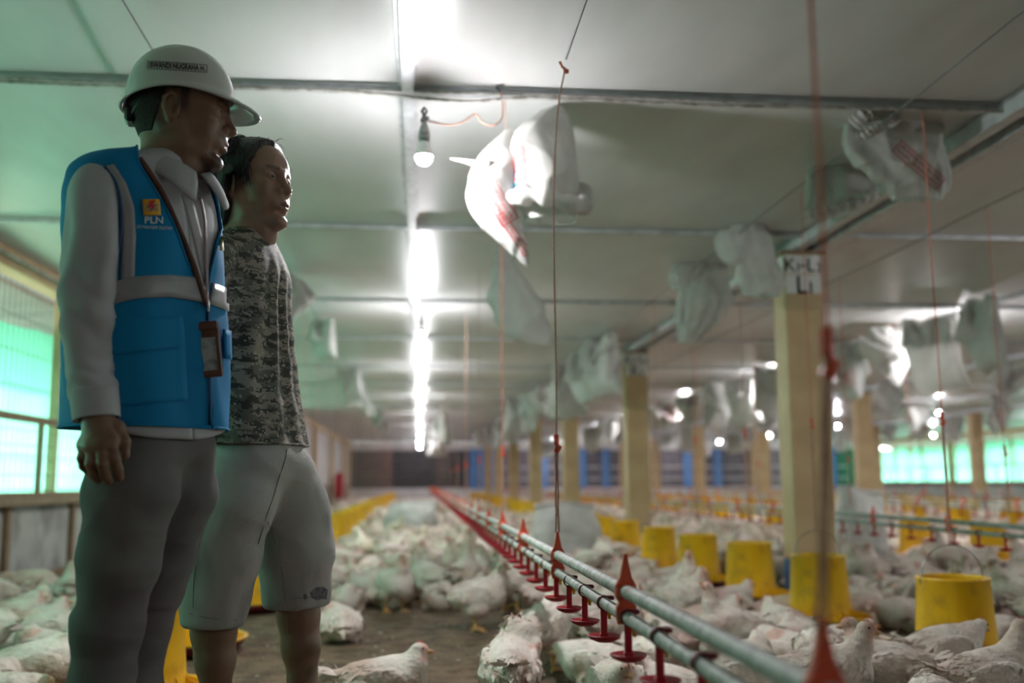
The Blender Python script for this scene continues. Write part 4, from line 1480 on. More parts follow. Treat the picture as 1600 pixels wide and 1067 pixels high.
# arms held behind the back
def sleeve2(sd, pts, r):
    V = tube_grid([(i / (len(pts) - 1), *q) for i, q in enumerate(pts)], [(i / (len(r) - 1), x) for i, x in enumerate(r)], 40, 40, lambda th, t: .003 * np.sin(4 * th + 9 * t))
    uv = np.stack(np.meshgrid(np.arange(40) * .01, np.arange(40) * .006, indexing='ij'), -1).reshape(-1, 2)
    shell('sleeve', V, grid_faces(40, 40, True)[:, ::-1], M['camo'], pb, .003, tee, uv=uv)
sR = P(330, 408, YB - .16); eR = P(292, 545, YB - .10); wR = P(322, 640, YB + .02)
sL = P(404, 405, YB + .19); eL = P(375, 545, YB + .25); wL = P(345, 640, YB + .12)
sleeve2(-1, [sR + (.03, .03, .02), sR, (sR + eR) / 2 + 0, eR * .85 + sR * .15], [.05, .065, .068, .07])
sleeve2(1, [sL + (-.02, -.03, .02), sL, (sL + eL) / 2 + 0, eL * .85 + sL * .15], [.045, .052, .055, .055])
cb = Field(P(270, 720, YB) - .2, P(470, 360, YB) + .28, .007)
cb.cone(P(384, 372, YB), P(372, 430, YB), .045, .06, .05); cb.cone(P(372, 430, YB), P(402, 700, YB), .065, .075, .06)
for a, b, c_ in ((sR, eR, wR), (sL, eL, wL)):
    cb.cone(P(374, 425, YB), a, .04, .036, .03); cb.cone(a, b, .042, .035, .02); cb.cone(b, c_, .036, .025, .015)
Vb, Qb = cb.mesh(1); pb.add_body(Vb, Qb)
for wxx, dxx in ((wR, (.35, .25, -.75)), (wL, (-.5, -.1, -.75))):
    f = Field(wxx - .13, wxx + .13, .0028); d_ = unit(dxx); s_ = unit(np.cross(d_, (0, 1, 0)))
    kn = [wxx + d_ * .085 + s_ * (.028 - .018 * i) for i in range(4)]
    hand(f, wxx + d_ * .01, kn, [[k_, k_ + d_ * .032 + (0, .01, 0), k_ + d_ * .052 + (0, .02, 0), k_ + d_ * .06 + (0, .035, 0)] for k_ in kn], [wxx + d_ * .03 + s_ * .02, wxx + d_ * .055 + s_ * .04, wxx + d_ * .08 + s_ * .048, wxx + d_ * .098 + s_ * .046])
    f.cone(wxx - d_ * .03, wxx, .025, .024, .01)
    Vh, Qh = f.mesh(1); pb.add_body(Vh, Qh)

# shorts
RB = frame(YAW2)
wst = (P(407, 722, YB), (.108, .145, .09), RB)
lA_ = [(P(380, 748, YB - .065), .088), (P(368, 790, YB - .085), .0935), (P(352, 860, YB - .085), .084), (P(338, 930, YB - .08), .0745), (P(329, 1010, YB - .08), .066)]
lB_ = [(P(436, 748, YB + .06), .090), (P(450, 790, YB + .08), .0965), (P(460, 860, YB + .085), .0945), (P(464, 920, YB + .085), .081), (P(464, 990, YB + .085), .072)]
zA = P(332, 975, YB - .08); zB = P(464, 946, YB + .085)
xm = P(406, 960, YB)[0]
def hemz(x, y, z): return np.where(x < xm, zA[2] - .06 * (x - zA[0]) + 0 * y + 0 * z, zB[2] + .02 * (x - zB[0]) + 0 * y + 0 * z)
def sh_b(V):
    z = V[:, 2]
    return .006 * (1 - 1.7 * np.abs(wob(V * np.array((1, 1, .7)), 12, 86, 1))).clip(0) ** 2 + .003 * (1 - 1.7 * np.abs(wob(V * np.array((1.3, 1.3, 1.3)), 22, 87, 1))).clip(0) ** 2 + .003 * wob(V * np.array((1, 1, .5)), 13, 81, 2) + .003 * np.sin(40 * (z - .8 * V[:, 0]) + 2.5 * wob(V, 7, 82, 1)) * smoothstep(.42, .6, z) + .003 * wob(V * np.array((1, 1, 2)), 24, 83, 2)
Vt, Qt = trousers(pb, 'shorts', YB, wst, [lA_, lB_], None, .0052, clip_z=hemz, bump=sh_b)
sho = pb.part('shorts', fast_mesh('shorts', Vt, Qt), M['shorts'])
bsr = bvh_of(Vt, Qt)
M['stitch'] = mat('dark_stitching', (.21, .20, .20), .9)
def seam(pts, r, name='seam', par=None, m='stitch', own=None, bvh=None):
    q = [cast_px(bvh or bsr, x, y, .0012) for x, y in pts]; q = [v for v in q if v is not None]
    mb = MB(); mb.tube(spline([(i, *v) for i, v in enumerate(q)], np.linspace(0, len(q) - 1, 24)), r, 5)
    (own or pb).part(name, mb, M[m], par or sho)
seam([(448, 702), (444, 722), (436, 745), (428, 772), (418, 800), (409, 830), (403, 850)], .0012)
seam([(418, 815), (431, 850), (440, 890), (445, 930), (446, 942)], .0010)
seam([(320, 800), (312, 850), (304, 900), (302, 950)], .0010)
seam([(296, 958), (330, 966), (368, 968)], .0009); seam([(424, 936), (470, 934), (506, 932)], .0009)
for a_, b_ in (([(484, 926), (492, 918), (503, 916), (512, 921)], [(487, 934), (495, 938), (504, 935), (510, 937)]), ([(474, 930), (477, 927), (480, 931)], [(475, 936), (478, 937), (480, 935)])):
    V_, Q_ = px_strip(bsr, a_, b_, .0008, 8, 5)
    pb.part('stain', fast_mesh('stain', V_, Q_), mat('dried_paint', (.10, .10, .11), .8, (.2, .2, .21), 90), sho, label='dark smear on the hem of the shorts')
# legs below the shorts and bare feet
kA, kB = P(338, 930, YB - .08), P(464, 905, YB + .085)
aA, aB = P(336, 1120, YB - .07), P(474, 1100, YB + .09)
f = Field(np.minimum(aA, aB) - (.14, .14, .0), np.maximum(kA, kB) + .16, .005)
f.F = np.full(Field(np.minimum(aA, aB) - (.14, .14, .14), np.maximum(kA, kB) + .16, .005).n, 1e3, np.float32) if False else f.F
lg = Field((min(aA[0], kA[0]) - .12, kA[1] - .15, -.01), (max(aB[0], kB[0]) + .12, kB[1] + .15, kA[2] + .12), .005)
lg.chain([kA + (0, 0, .08), P(334, 985, YB - .07), P(336, 1030, YB - .07), P(338, 1085, YB - .065), (aA[0], aA[1], .07)], [.055, .052, .046, .034, .034], .02)
lg.chain([kB + (0, 0, .08), P(466, 960, YB + .095), P(470, 1010, YB + .095), P(473, 1067, YB + .09), (aB[0], aB[1], .07)], [.055, .053, .048, .036, .034], .02)
for a, yw in ((aA, math.radians(30)), (aB, math.radians(10))):
    d_ = frame(yw)[:, 0]; s_ = frame(yw)[:, 1]
    o = np.array((a[0], a[1], 0.0))
    lg.cone(o + (0, 0, .07), o + d_ * -.035 + (0, 0, .03), .034, .03, .03); lg.cone(o + (0, 0, .06), o + d_ * .11 + (0, 0, .028), .036, .024, .03)
    for i in range(5):
        b_ = o + d_ * (.105 - .006 * i) + s_ * (.03 - .017 * i) * (1 if True else 1)
        lg.cone(b_ + (0, 0, .02), b_ + d_ * (.055 - .005 * i) + (0, 0, .011), .013, .0095 if i else .012, .012)
lg.clip(lambda x, y, z: .001 - z)
Vg_, Qg_ = lg.mesh(1); pb.add_body(Vg_, Qg_, np.ones((len(Vg_), 3)) * .85)
pb.finish()
# hair: cap plus many locks swept back from the brow, over the ear and down the nape
hz2 = Field.__new__(Field); hz2.__dict__ = dict(hf2.__dict__); hz2.F = hb2 - .013
def cap2(x, y, z):
    front = .066 - .22 * np.abs(y) - 1.6 * np.maximum(.05 - z, 0) * (np.abs(y) > .045) * .35           # hairline
    face = x - (front - .0 * z)
    low = np.where(x < -.008, -.105, .006 + .34 * np.maximum(x, 0)) - z + 0 * y
    return np.maximum(face, low)
hz2.clip(cap2)
Vx, Qx = hz2.mesh(2)
hair = pb.part('hair', fast_mesh('hair', put(Vx, HC2, R2), Qx), M['hair'])
g_ = np.random.default_rng(11); roots = []; dirs = []; lens = []
for i in range(1500):
    a = g_.uniform(-PI, PI); e = g_.uniform(-.15, 1.5)
    n_ = np.array((math.cos(a) * math.cos(e), math.sin(a) * math.cos(e), math.sin(e)))
    rp = np.array((-.018, 0, .030)) + n_ * np.array((.100, .0775, .089))
    if rp[0] > .058 - .3 * abs(rp[1]) or (rp[0] > 0 and rp[2] < .035) or rp[2] < -.05: continue
    side = np.sign(rp[1]) or 1
    d = np.array((-.8, .35 * side, .15)) if rp[2] > .06 else np.array((-.25, .12 * side, -1.0))
    d = d + n_ * .25 + g_.normal(0, .18, 3)
    roots.append(rp); dirs.append(d); lens.append(g_.uniform(.04, .085))
for i in range(260):       # fringe over the ear and temple
    s_ = g_.choice((-1, 1)); roots.append((g_.uniform(-.03, .042), s_ * g_.uniform(.072, .080), g_.uniform(.015, .055))); dirs.append((g_.uniform(-.1, .35), s_ * .18, -1)); lens.append(g_.uniform(.035, .062))
for i in range(260):       # locks combed up and back from the hairline
    y_ = g_.uniform(-.055, .055); roots.append((.056 - .3 * abs(y_), y_, .092 - abs(y_) * .45)); dirs.append((g_.uniform(-.9, .12), y_ * 9 + g_.normal(0, .25), .22)); lens.append(g_.uniform(.03, .055))
for i in range(300):       # nape
    a = g_.uniform(-1.35, 1.35) + PI; roots.append((-.018 + .097 * math.cos(a), .074 * math.sin(a), g_.uniform(-.05, .0))); dirs.append((-.25 + .2 * g_.random(), .1 * math.sin(a), -1)); lens.append(g_.uniform(.06, .115))
lk = strands(put(np.array(roots), HC2, R2), np.array(dirs) @ R2.T, lens, .0021, .75, 6, 3, .45)
pb.part('hair_locks', lk, M['hair'], hair, kind='stuff')
# ------------------------------------------------------------------ drinker lines, feeders, cords, sacks
M['pipe'] = mat('dusty_pipe', (.56, .55, .53), .55, (.40, .38, .35), 22, bump=.25, bscale=120, col3=(.2, .18, .16), scale3=60)
M['pipe_green'] = mat('pale_green_pipe', (.33, .40, .36), .55, (.24, .28, .25), 22)
M['red'] = mat('red_plastic', (.46, .012, .022), .38, (.36, .012, .02), 30)
M['maroon'] = mat('maroon_plastic', (.15, .010, .018), .42)
M['orange'] = mat('orange_plastic', (.78, .10, .045), .42, (.66, .085, .04), 40)
M['yellow'] = mat('yellow_plastic', (.90, .52, .012), .36, (.80, .45, .015), 5, col3=(.66, .36, .025), scale3=14, spec=.5)
M['yellow_small'] = mat('yellow_valve', (.75, .45, .02), .4)
M['feed'] = mat('feed_grain', (.30, .19, .09), .9, (.2, .12, .06), 150)
M['cord_red'] = mat('red_cord', (.72, .20, .12), .8, (.55, .14, .09), 90)
M['cord_pale'] = mat('dusty_cord', (.62, .36, .27), .9, (.46, .24, .17), 120, bump=.5, bscale=300)
M['steel_wire'] = mat('steel_cable', (.10, .10, .10), .6)


def drinker_line(x, ya, yb, label, hang0, pipe='pipe', zo=0.0, cups=None, cup0=.0, cords=None):
    r = empty('drinker_line', (x, ya, 0)); tag(r, label, 'drinker line', 'drinker lines')
    L = yb - ya
    zt, zl = .512 + zo, .464 + zo
    n = max(2, int(L / 1.5))
    wv = lambda s: .004 * math.sin(s * 1.9 + x)
    for nm, z, rr in (('support_pipe', zt, .0135), ('nipple_pipe', zl, .0122)):
        link(nm, MB().tube([(0, s, z + wv(s)) for s in np.linspace(0, L, n)], rr, 12), M[pipe], r)
    # one red cup on its stem, shared by all
    st = MB(); st.box((0, 0, -.040), (.014, .008, .058), bev=.002).box((0, 0, -.068), (.018, .012, .010), bev=.002)
    st.lathe([(0, -.082), (.016, -.081), (.030, -.075), (.036, -.068), (.0345, -.0665), (.026, -.0725), (.0, -.075)], 18)
    cup_me = st.mesh('drinker_cup'); cup_me.materials.append(M['red'])
    sd = MB(); sd.lathe([(.0125, -.008), (.0155, -.008), (.0155, .008), (.0125, .008)], 14, close=True)
    V = np.array(sd.v)[:, [0, 2, 1]]; sd.v = [tuple(v) for v in V]; sd.box((.012, 0, .010), (.020, .018, .008), bev=.002)
    sd_me = sd.mesh('saddle_clip'); sd_me.materials.append(M['maroon'])
    nv = MB(); nv.lathe([(0, -.034), (.0035, -.034), (.0035, -.028), (.006, -.027), (.006, -.014), (0, -.013)], 10, (.012, 0, 0))
    nv_me = nv.mesh('nipple_valve'); nv_me.materials.append(M['yellow_small'])
    k = 0; s = cup0
    while s < L and k < 150:
        c = link('drinker_cup', cup_me, None, r); c.location = (0, s, zl + wv(s))
        if k < 26:
            e = link('saddle_clip', sd_me, None, c); e = link('nipple_valve', nv_me, None, c)
        s += .25; k += 1
    hg = MB()
    prof = [(-.016, -.062), (-.019, -.050), (-.019, -.030), (-.014, -.022), (-.020, -.010), (-.020, .010), (-.011, .026), (-.006, .050), (-.003, .068)]
    for sgn in (-1, 1):
        pass
    pts = prof + [(-a, b) for a, b in prof[::-1]]
    nP = len(pts)
    hg.add([(a, -.006, b) for a, b in pts] + [(a, .006, b) for a, b in pts], [tuple(range(nP))] + [tuple(range(2 * nP - 1, nP - 1, -1))] + [(i, i + nP, (i + 1) % nP + nP, (i + 1) % nP) for i in range(nP)])
    hg.box((0, 0, 0), (.038, .024, .030), bev=.005).box((0, 0, -.046), (.034, .022, .026), bev=.005)
    hg_me = hg.mesh('hanger'); hg_me.materials.append(M['orange'])
    s = hang0 - ya; k = 0
    while s < L and k < 60:
        h = link('hanger', hg_me, None, r); h.location = (0, s, zt + wv(s))
        s += .95; k += 1
    return r


D1 = drinker_line(.395, .55, 36, 'drinker line of two grey pipes with red cups, running from lower right down the middle', .975, cup0=.11)
D2 = drinker_line(3.0, 3.2, 36, 'pale green drinker line behind the near yellow feeders on the right', 4.55, 'pipe_green', -.03)
far_dl = ['second', 'third', 'fourth', 'fifth']
for i, (x, y) in enumerate(((5.6, 6.5), (8.2, 9.5), (10.8, 12.5), (13.4, 15.5))):
    drinker_line(x, y, 36, f'{far_dl[i]} distant drinker line beyond the pale green one', y + .6, 'pipe_green', -.03)


def adjuster(parent, z, turned=False):
    mb = MB(); mb.box((0, 0, z + .014), (.014, .010, .032), bev=.002)
    R = [[math.cos(.5), 0, math.sin(.5)], [0, 1, 0], [-math.sin(.5), 0, math.cos(.5)]]
    mb.box((.004, .002, z - .012), (.016, .010, .024), R, .002)
    mb.tube([(-.004, -.006, z + .02), (.006, -.007, z - .01), (.001, -.006, z - .02)], .0022, 5)
    return link('rope_adjuster', mb, M['orange'], parent)


def cord(x, y, z0, zadj, z1, label, group, top=(0, 0), m='cord_red', r=.0022, plain=False, lin=0.0):
    o = empty('suspension_rope', (x, y, 0)); tag(o, label, 'cord', group)
    n = 14
    path = [(lin + top[0] * s ** 8 + .0015 * math.sin(9 * s), top[1] * s ** 8, zadj + (z1 - zadj) * s) for s in np.linspace(0, 1, n)]
    if plain:
        link('rope_strand', MB().tube([(0, 0, z0), (.001, 0, (z0 + z1) / 2), (0, 0, z1)], r, 5), M[m], o); return o
    link('rope_strand', MB().tube(path, r, 6), M[m], o)
    for q in (-1, 1):
        link('rope_strand', MB().tube([(lin * s + q * .004 * (1 - .5 * s) + .001 * math.sin(14 * s + q), 0, z0 + (zadj - z0) * s) for s in np.linspace(0, 1, 10)], r * 1.1, 6), M['cord_pale'], o)
    a_ = adjuster(o, zadj); a_.location = (lin, 0, 0)
    return o


gC = 'cords holding up the middle drinker line'
ZT = CEIL - .05
cord(.395, .975, .575, .845, ZT, 'blurred red cord with orange adjuster nearest the viewer', gC, lin=.019)
cord(.395, 2.875, .575, .825, 1.975, 'pinkish cord with red adjuster in front of the big white sack', gC, (.04, 0), m='cord_pale', r=.0026)
link('knot', MB().box((.043, 0, 1.962), (.016, .012, .014), bev=.003).tube([(.043, 0, 1.962), (.03, -.004, 1.975), (.022, -.006, 1.99)], .004, 5), M['cord_red'], [o for o in C.objects if o.name.startswith('suspension_rope')][-1])
cord(.395, 4.775, .575, .86, ZT, 'thin cord with adjuster just behind the sharp pinkish one', gC)
for i in range(3, 13):
    cord(.395, .975 + 1.9 * i, .575, .86, ZT, 'thin pale cord holding up the far middle drinker line', gC, m='cord_pale', plain=i > 6)
for i in range(5):
    cord(3.0, 4.9 + 1.9 * i, .545, .86, ZT, ['cord with red adjuster rising from the pale green drinker line near the right edge'][0] if i == 0 else 'thin cord rising from the pale green drinker line', 'cords of the green drinker line', plain=i > 2)

# steel cables running the length of the shed
for nm, x, z in (('over the left feeder row', -.90, 2.165), ('over the middle drinker line', .435, 2.0), ('over the near feeder row on the right', 1.86, 2.165), ('over the pale green drinker line', 3.0, 2.165), ('over the second feeder row on the right', 4.52, 2.13), ('over the far feeder rows', 7.1, 2.12), ('over the rows near the right wall', 9.7, 2.12), ('nearest the right wall', 12.2, 2.12)):
    mb = MB(); mb.tube([(x, y, z - .012 * math.sin(PI * ((y - .3) % 2.3) / 2.3)) for y in np.arange(-3.5, 2.9 if x == .435 else 37.5, .575 if x != .435 else .53)], .0035, 6)
    o = link('steel_cable', mb, M['steel_wire']); tag(o, 'thin dark steel cable ' + nm, 'cable', 'steel cables under the ceiling')


def feeder():
    r = empty('feeder', (0, 0, 0))
    t = .003
    link('barrel', MB().lathe([(.150, .055), (.146, .10), (.131, .34), (.134, .343), (.134, .352), (.1295, .354), (.1265, .352), (.1265, .343), (.142, .10), (.145, .06)], 40), M['yellow'], r)
    link('grain', MB().lathe([(0, .235), (.06, .228), (.133, .205)], 24), M['feed'], r)
    p = link('pan', MB().lathe([(0, .012), (.15, .010), (.205, .020), (.228, .048), (.240, .052), (.244, .060), (.240, .066), (.230, .064), (.218, .052), (.195, .030), (.14, .024), (0, .03)], 44), M['yellow'], r)
    link('pan_base', MB().lathe([(0, .0), (.15, .0), (.200, .006), (.228, .036), (.236, .050), (.225, .048), (.200, .016), (.15, .008), (0, .008)], 44), M['maroon'], r, label='maroon underside of the feeding pan')
    fin = MB()
    fin.add([(.148, -.0015, .06), (.148, -.0015, .105), (.158, -.0015, .085), (.228, -.0015, .062), (.215, -.0015, .050), (.148, .0015, .06), (.148, .0015, .105), (.158, .0015, .085), (.228, .0015, .062), (.215, .0015, .050)],
            [(0, 1, 2, 3, 4), (9, 8, 7, 6, 5), (0, 5, 6, 1), (1, 6, 7, 2), (2, 7, 8, 3), (3, 8, 9, 4), (4, 9, 5, 0)])
    fme = fin.mesh('grille_fin'); fme.materials.append(M['yellow'])
    for k in range(14):
        f = link('grille_fin', fme, None, p); f.rotation_euler = (0, 0, 2 * PI * k / 14)
    b = MB(); b.tube([(.130 * math.cos(a), .0, .335 + .135 * math.sin(a) ** .8) for a in np.linspace(0.02, PI - .02, 21)], .0028, 6)
    for s in (-1, 1):
        b.tube([(s * .134, 0, .352), (s * .134, .006, .335), (s * .128, 0, .325)], .003, 5)
    link('bail_handle', b, M['chrome'] if 'chrome' in M else M['steel_dark'], r)
    return r


F0 = feeder(); nF = [0]
def put_feeder(x, y, label, group, rz=0.0, simple=False):
    if nF[0] == 0: o = F0
    elif not simple: o = copy_tree(F0)
    else:
        o = F0.copy(); C.objects.link(o)
        for ch in kids(F0):
            if ch.name.split('.')[0] in ('barrel', 'pan', 'pan_base'):
                c = ch.copy(); C.objects.link(c); c.parent = o
    nF[0] += 1
    o.location = (x, y, 0); o.rotation_euler = (0, 0, rz); tag(o, label, 'feeder', group)
    return o


gR, gL = 'yellow feeders of the near right row', 'yellow feeders of the left row'
ys = [3.72, 4.9, 5.95, 6.86, 8.0, 9.3, 10.4]
lb = ['large yellow feeder nearest the viewer, at the right', 'yellow feeder standing in front of the blue-footed column', 'yellow feeder just left of the blue-footed column', 'yellow feeder, fourth from the viewer in the right row', 'yellow feeder, fifth from the viewer in the right row', 'yellow feeder in front of the second column', 'yellow feeder beside the tall white sack near the second column']
ro = [.1, .2, .3, .15, .4, .1, .5]
for y, l_, a in zip(ys, lb, ro):
    x = 2.03 if y < 4 else 1.98 if y < 6 else 1.92
    put_feeder(x, y, l_, gR, a)
    lab = {3.72: 'red cord with twisted adjuster above the nearest yellow feeder', 4.9: 'cord running down the front of the blue-footed column to its feeder', 5.95: 'cord of the feeder just left of the blue-footed column'}.get(y, 'thin cord of a yellow feeder farther down the right row')
    cord(x, y, .47, .95 if y < 4 else 1.0, ZT + .04, lab, 'cords of the right feeder row', (0, 0), 'cord_red' if y < 5 else 'cord_pale', plain=y > 7)
for i, y in enumerate(np.arange(11.5, 36, 1.15)):
    put_feeder(1.95, y, 'distant yellow feeder of the right row beyond the second column', 'far feeders of the right row', i, True)
for i, y in enumerate([3.45, 4.55, 5.95, 7.2, 8.3, 9.4, 10.5]):
    l_ = ['yellow feeder just behind the trouser legs of the man in the helmet', 'yellow feeder seen between the two men', 'yellow feeder behind the shorts of the second man'][i] if i < 3 else 'yellow feeder hidden behind the men in the left row'
    put_feeder(-.9 if i == 0 else -.98, y, l_, gL, .3 * i)
    if i > 2: cord(-.95, y, .47, .95, ZT + .03, 'thin pale cord of a feeder in the left row', 'cords of the left feeder row', plain=True, m='cord_pale')
cord(-1.08, 3.9, .4, .95, ZT + .03, 'thin red cord behind the neck of the man in the helmet', 'cords near the man in the helmet', plain=True)
for i, y in enumerate(np.arange(11.6, 36, 1.1)):
    put_feeder(-.95, y, 'distant yellow feeder of the left row, seen past the shorts', 'far feeders of the left row', i, True)
    cord(-.95, y, .47, .95, ZT + .03, 'thin pale cord of a far feeder in the left row', 'cords of the left feeder row', plain=True, m='cord_pale', r=.004)
for (x, y0, nm) in ((4.55, 7.75, 'second'), (7.2, 10.5, 'third'), (9.8, 13.5, 'fourth'), (12.4, 16.5, 'fifth')):
    for i, y in enumerate(np.arange(y0, 35, 1.2)):
        l_ = f'distant yellow feeder of the {nm} row on the right'
        if x < 5 and i < 2: l_ = ['nearer', 'farther'][i] + ' of two yellow feeders behind the pale green drinker line'
        put_feeder(x, y, l_, f'feeders of the {nm} row on the right', i, True)
        if x < 8 and i < 8: cord(x, y, .40, 1.0, ZT + .03, f'thin cord over the {nm} feeder row on the right', f'cords of the {nm} right feeder row', plain=i > 1, m='cord_pale')

# ------------------------------------------------------------------ woven sacks
def sack_mat(name, col, transl):
    return mat(name, col, .55, tuple(c * .86 for c in col), 7, bump=.22, bscale=420, transl=transl, spec=.3)
M['sack'] = sack_mat('woven_sack', (.64, .63, .60), .35)
M['sack_in'] = sack_mat('woven_sack_dusty', (.62, .58, .52), .3)
M['sack_red'] = mat('sack_red_print', (.45, .05, .05), .6)
M['sack_blue'] = mat('sack_blue_print', (.03, .38, .58), .6)


def cloth(X, wlen, llen, pins, steps=110, iters=10, seed=0, press=0.0, sew=True, grav=6.0, floor_z=None, soft=.35):
    """X (nu,nv,3) start shape of a sack tube (u round, v along); distance constraints relaxed under gravity"""
    nu, nv = X.shape[:2]; X = X.copy(); V = np.zeros_like(X); dt = .016
    du = wlen / nu; dv = llen / (nv - 1); dd = math.hypot(du, dv)
    W = np.ones((nu, nv, 1)); tgt = {}
    for (i, j), p in pins.items():
        W[i, j] = 0; tgt[(i, j)] = np.array(p, float)
    st = {k: X[k].copy() for k in tgt}
    ui = np.arange(nu)
    def con(ia, ja, ib, jb, d, k):
        a = X[ia, ja]; b = X[ib, jb]; wa = W[ia, ja]; wb = W[ib, jb]
        dl = b - a; L = np.sqrt((dl * dl).sum(-1, keepdims=True)) + 1e-9
        c = k * (L - d) / L / (wa + wb + 1e-6) * dl
        X[ia, ja] = a + wa * c; X[ib, jb] = b - wb * c
    jj = np.arange(nv)
    def pairs(su, sv):
        out = []
        if su == 0:
            for o in range(2 * sv):
                pass
        return out
    U, J = np.meshgrid(ui, jj, indexing='ij')
    sets = []
    for o in (0, 1):
        m_ = (U % 2 == o); sets.append((U[m_], J[m_], (U[m_] + 1) % nu, J[m_], du, 1.0))
        m_ = (J % 2 == o) & (J < nv - 1); sets.append((U[m_], J[m_], U[m_], J[m_] + 1, dv, 1.0))
        m_ = (J % 2 == o) & (J < nv - 1); sets.append((U[m_], J[m_], (U[m_] + 1) % nu, J[m_] + 1, dd, .5)); sets.append((U[m_], J[m_], (U[m_] - 1) % nu, J[m_] + 1, dd, .5))
    for o in (0, 1):
        m_ = ((J // 2) % 2 == o) & (J < nv - 2); sets.append((U[m_], J[m_], U[m_], J[m_] + 2, 2 * dv, soft * .5))
        m_ = ((U // 2) % 2 == o); sets.append((U[m_], J[m_], (U[m_] + 2) % nu, J[m_], 2 * du, soft * .5))
    half = np.arange(1, nu // 2)
    for s in range(steps):
        q = min(1, (s + 1) / (steps * .45))
        V = V * .965; V[..., 2] -= grav * dt
        if press:
            n = np.cross(np.roll(X, -1, 0) - np.roll(X, 1, 0), np.gradient(X, axis=1)); n /= np.linalg.norm(n, axis=-1, keepdims=True) + 1e-9
            V += press * dt * n
        Xo = X.copy(); X = X + V * dt * (W > 0)
        for k, p in tgt.items(): X[k] = st[k] * (1 - q) + p * q
        for _ in range(iters):
            for c in sets: con(*c)
            if sew:
                a = X[half, nv - 1]; b = X[nu - half, nv - 1]; m_ = (a + b) / 2
                X[half, nv - 1] = np.where(W[half, nv - 1] > 0, m_, a); X[nu - half, nv - 1] = np.where(W[nu - half, nv - 1] > 0, m_, b)
            if floor_z is not None: X[..., 2] = np.maximum(X[..., 2], floor_z)
        V = (X - Xo) / dt; V = np.clip(V, -3, 3)
    return X


def cloth_obj(name, X, m, parent, sub=1, closed=True):
    nu, nv = X.shape[:2]
    o = link(name, fast_mesh(name, X.reshape(-1, 3), grid_faces(nu, nv, closed)), m, parent)
    if sub:
        md = o.modifiers.new('smooth', 'SUBSURF'); md.levels = sub; md.render_levels = sub
    return o


def on_cloth(X, uv, off):
    """points of the sack surface at (u index, v index) floats, moved off by the normal"""
    nu, nv = X.shape[:2]; out = []
    n_ = np.cross(np.roll(X, -1, 0) - np.roll(X, 1, 0), np.gradient(X, axis=1)); n_ /= np.linalg.norm(n_, axis=-1, keepdims=True) + 1e-9
    for u, v in uv:
        i = int(math.floor(u)); fu = u - i; j = int(np.clip(math.floor(v), 0, nv - 2)); fv = v - j
        def I(A): return (A[i % nu, j] * (1 - fu) + A[(i + 1) % nu, j] * fu) * (1 - fv) + (A[i % nu, j + 1] * (1 - fu) + A[(i + 1) % nu, j + 1] * fu) * fv
        out.append(I(X) + I(n_) * off)
    return out


def print_block(X, uc, vc, su, sv, lines, m, parent, off=.0025, flip=1, frame_=True, dense=True):
    """red warning print: a frame and lines of capitals, laid on the woven cloth. su, sv: index per metre"""
    mb = MB()
    Wd, Hh = .40, .05 + .05 * len(lines)
    def add(V, Fs):
        uv = [(uc + flip * x * su, vc + y * sv * -1) for x, y in V]
        for s in (1, -1):
            mb.add(on_cloth(X, uv, off * s), Fs)
    if frame_:
        t = .006
        for (x0, y0, x1, y1) in ((-Wd / 2, -Hh / 2, Wd / 2, -Hh / 2 + t), (-Wd / 2, Hh / 2 - t, Wd / 2, Hh / 2), (-Wd / 2, -Hh / 2, -Wd / 2 + t, Hh / 2), (Wd / 2 - t, -Hh / 2, Wd / 2, Hh / 2)):
            n = 16 if x1 - x0 > y1 - y0 else 6
            V = []
            for i in range(n + 1):
                s = i / n
                if x1 - x0 > y1 - y0: V += [(x0 + (x1 - x0) * s, y0), (x0 + (x1 - x0) * s, y1)]
                else: V += [(x0, y0 + (y1 - y0) * s), (x1, y0 + (y1 - y0) * s)]
            add(V, [(2 * i, 2 * i + 2, 2 * i + 3, 2 * i + 1) for i in range(n)])
    for k, t in enumerate(lines):
        V, Fs = text_mesh(t, 1); V, Fs = bold(V, Fs, .02); wd = V[:, 0].max() - V[:, 0].min()
        y = (len(lines) - 1) * .024 - k * .048
        add([(p[0] / wd * min(.36, wd * .05), p[1] * .042 + y) for p in V], Fs)
    return link('printed_warning', mb, m, parent)


WARN = ['DILARANG DIGUNAKAN UNTUK', 'SAPI, KERBAU, KAMBING', 'DAN TERNAK LAIN']

# sacks seen close: lobes of crumpled cloth built ring by ring
FC = np.array((0, -1.0, 0)); LX = np.array((1.0, 0, 0))
def crumple(V, Q, seed, amp=1.0):
    N = vnormals(V, Q)
    rg = lambda f, sd: (1 - 1.7 * np.abs(wob(V * np.array((1, 1, .8)), f, sd, 1))).clip(0) ** 2
    d = .014 * wob(V, 7, seed, 2) + .022 * rg(9, seed + 1) - .010 * rg(13, seed + 7) + .010 * rg(21, seed + 2) + .0045 * rg(45, seed + 3) - .010
    return V + N * (amp * d)[:, None]


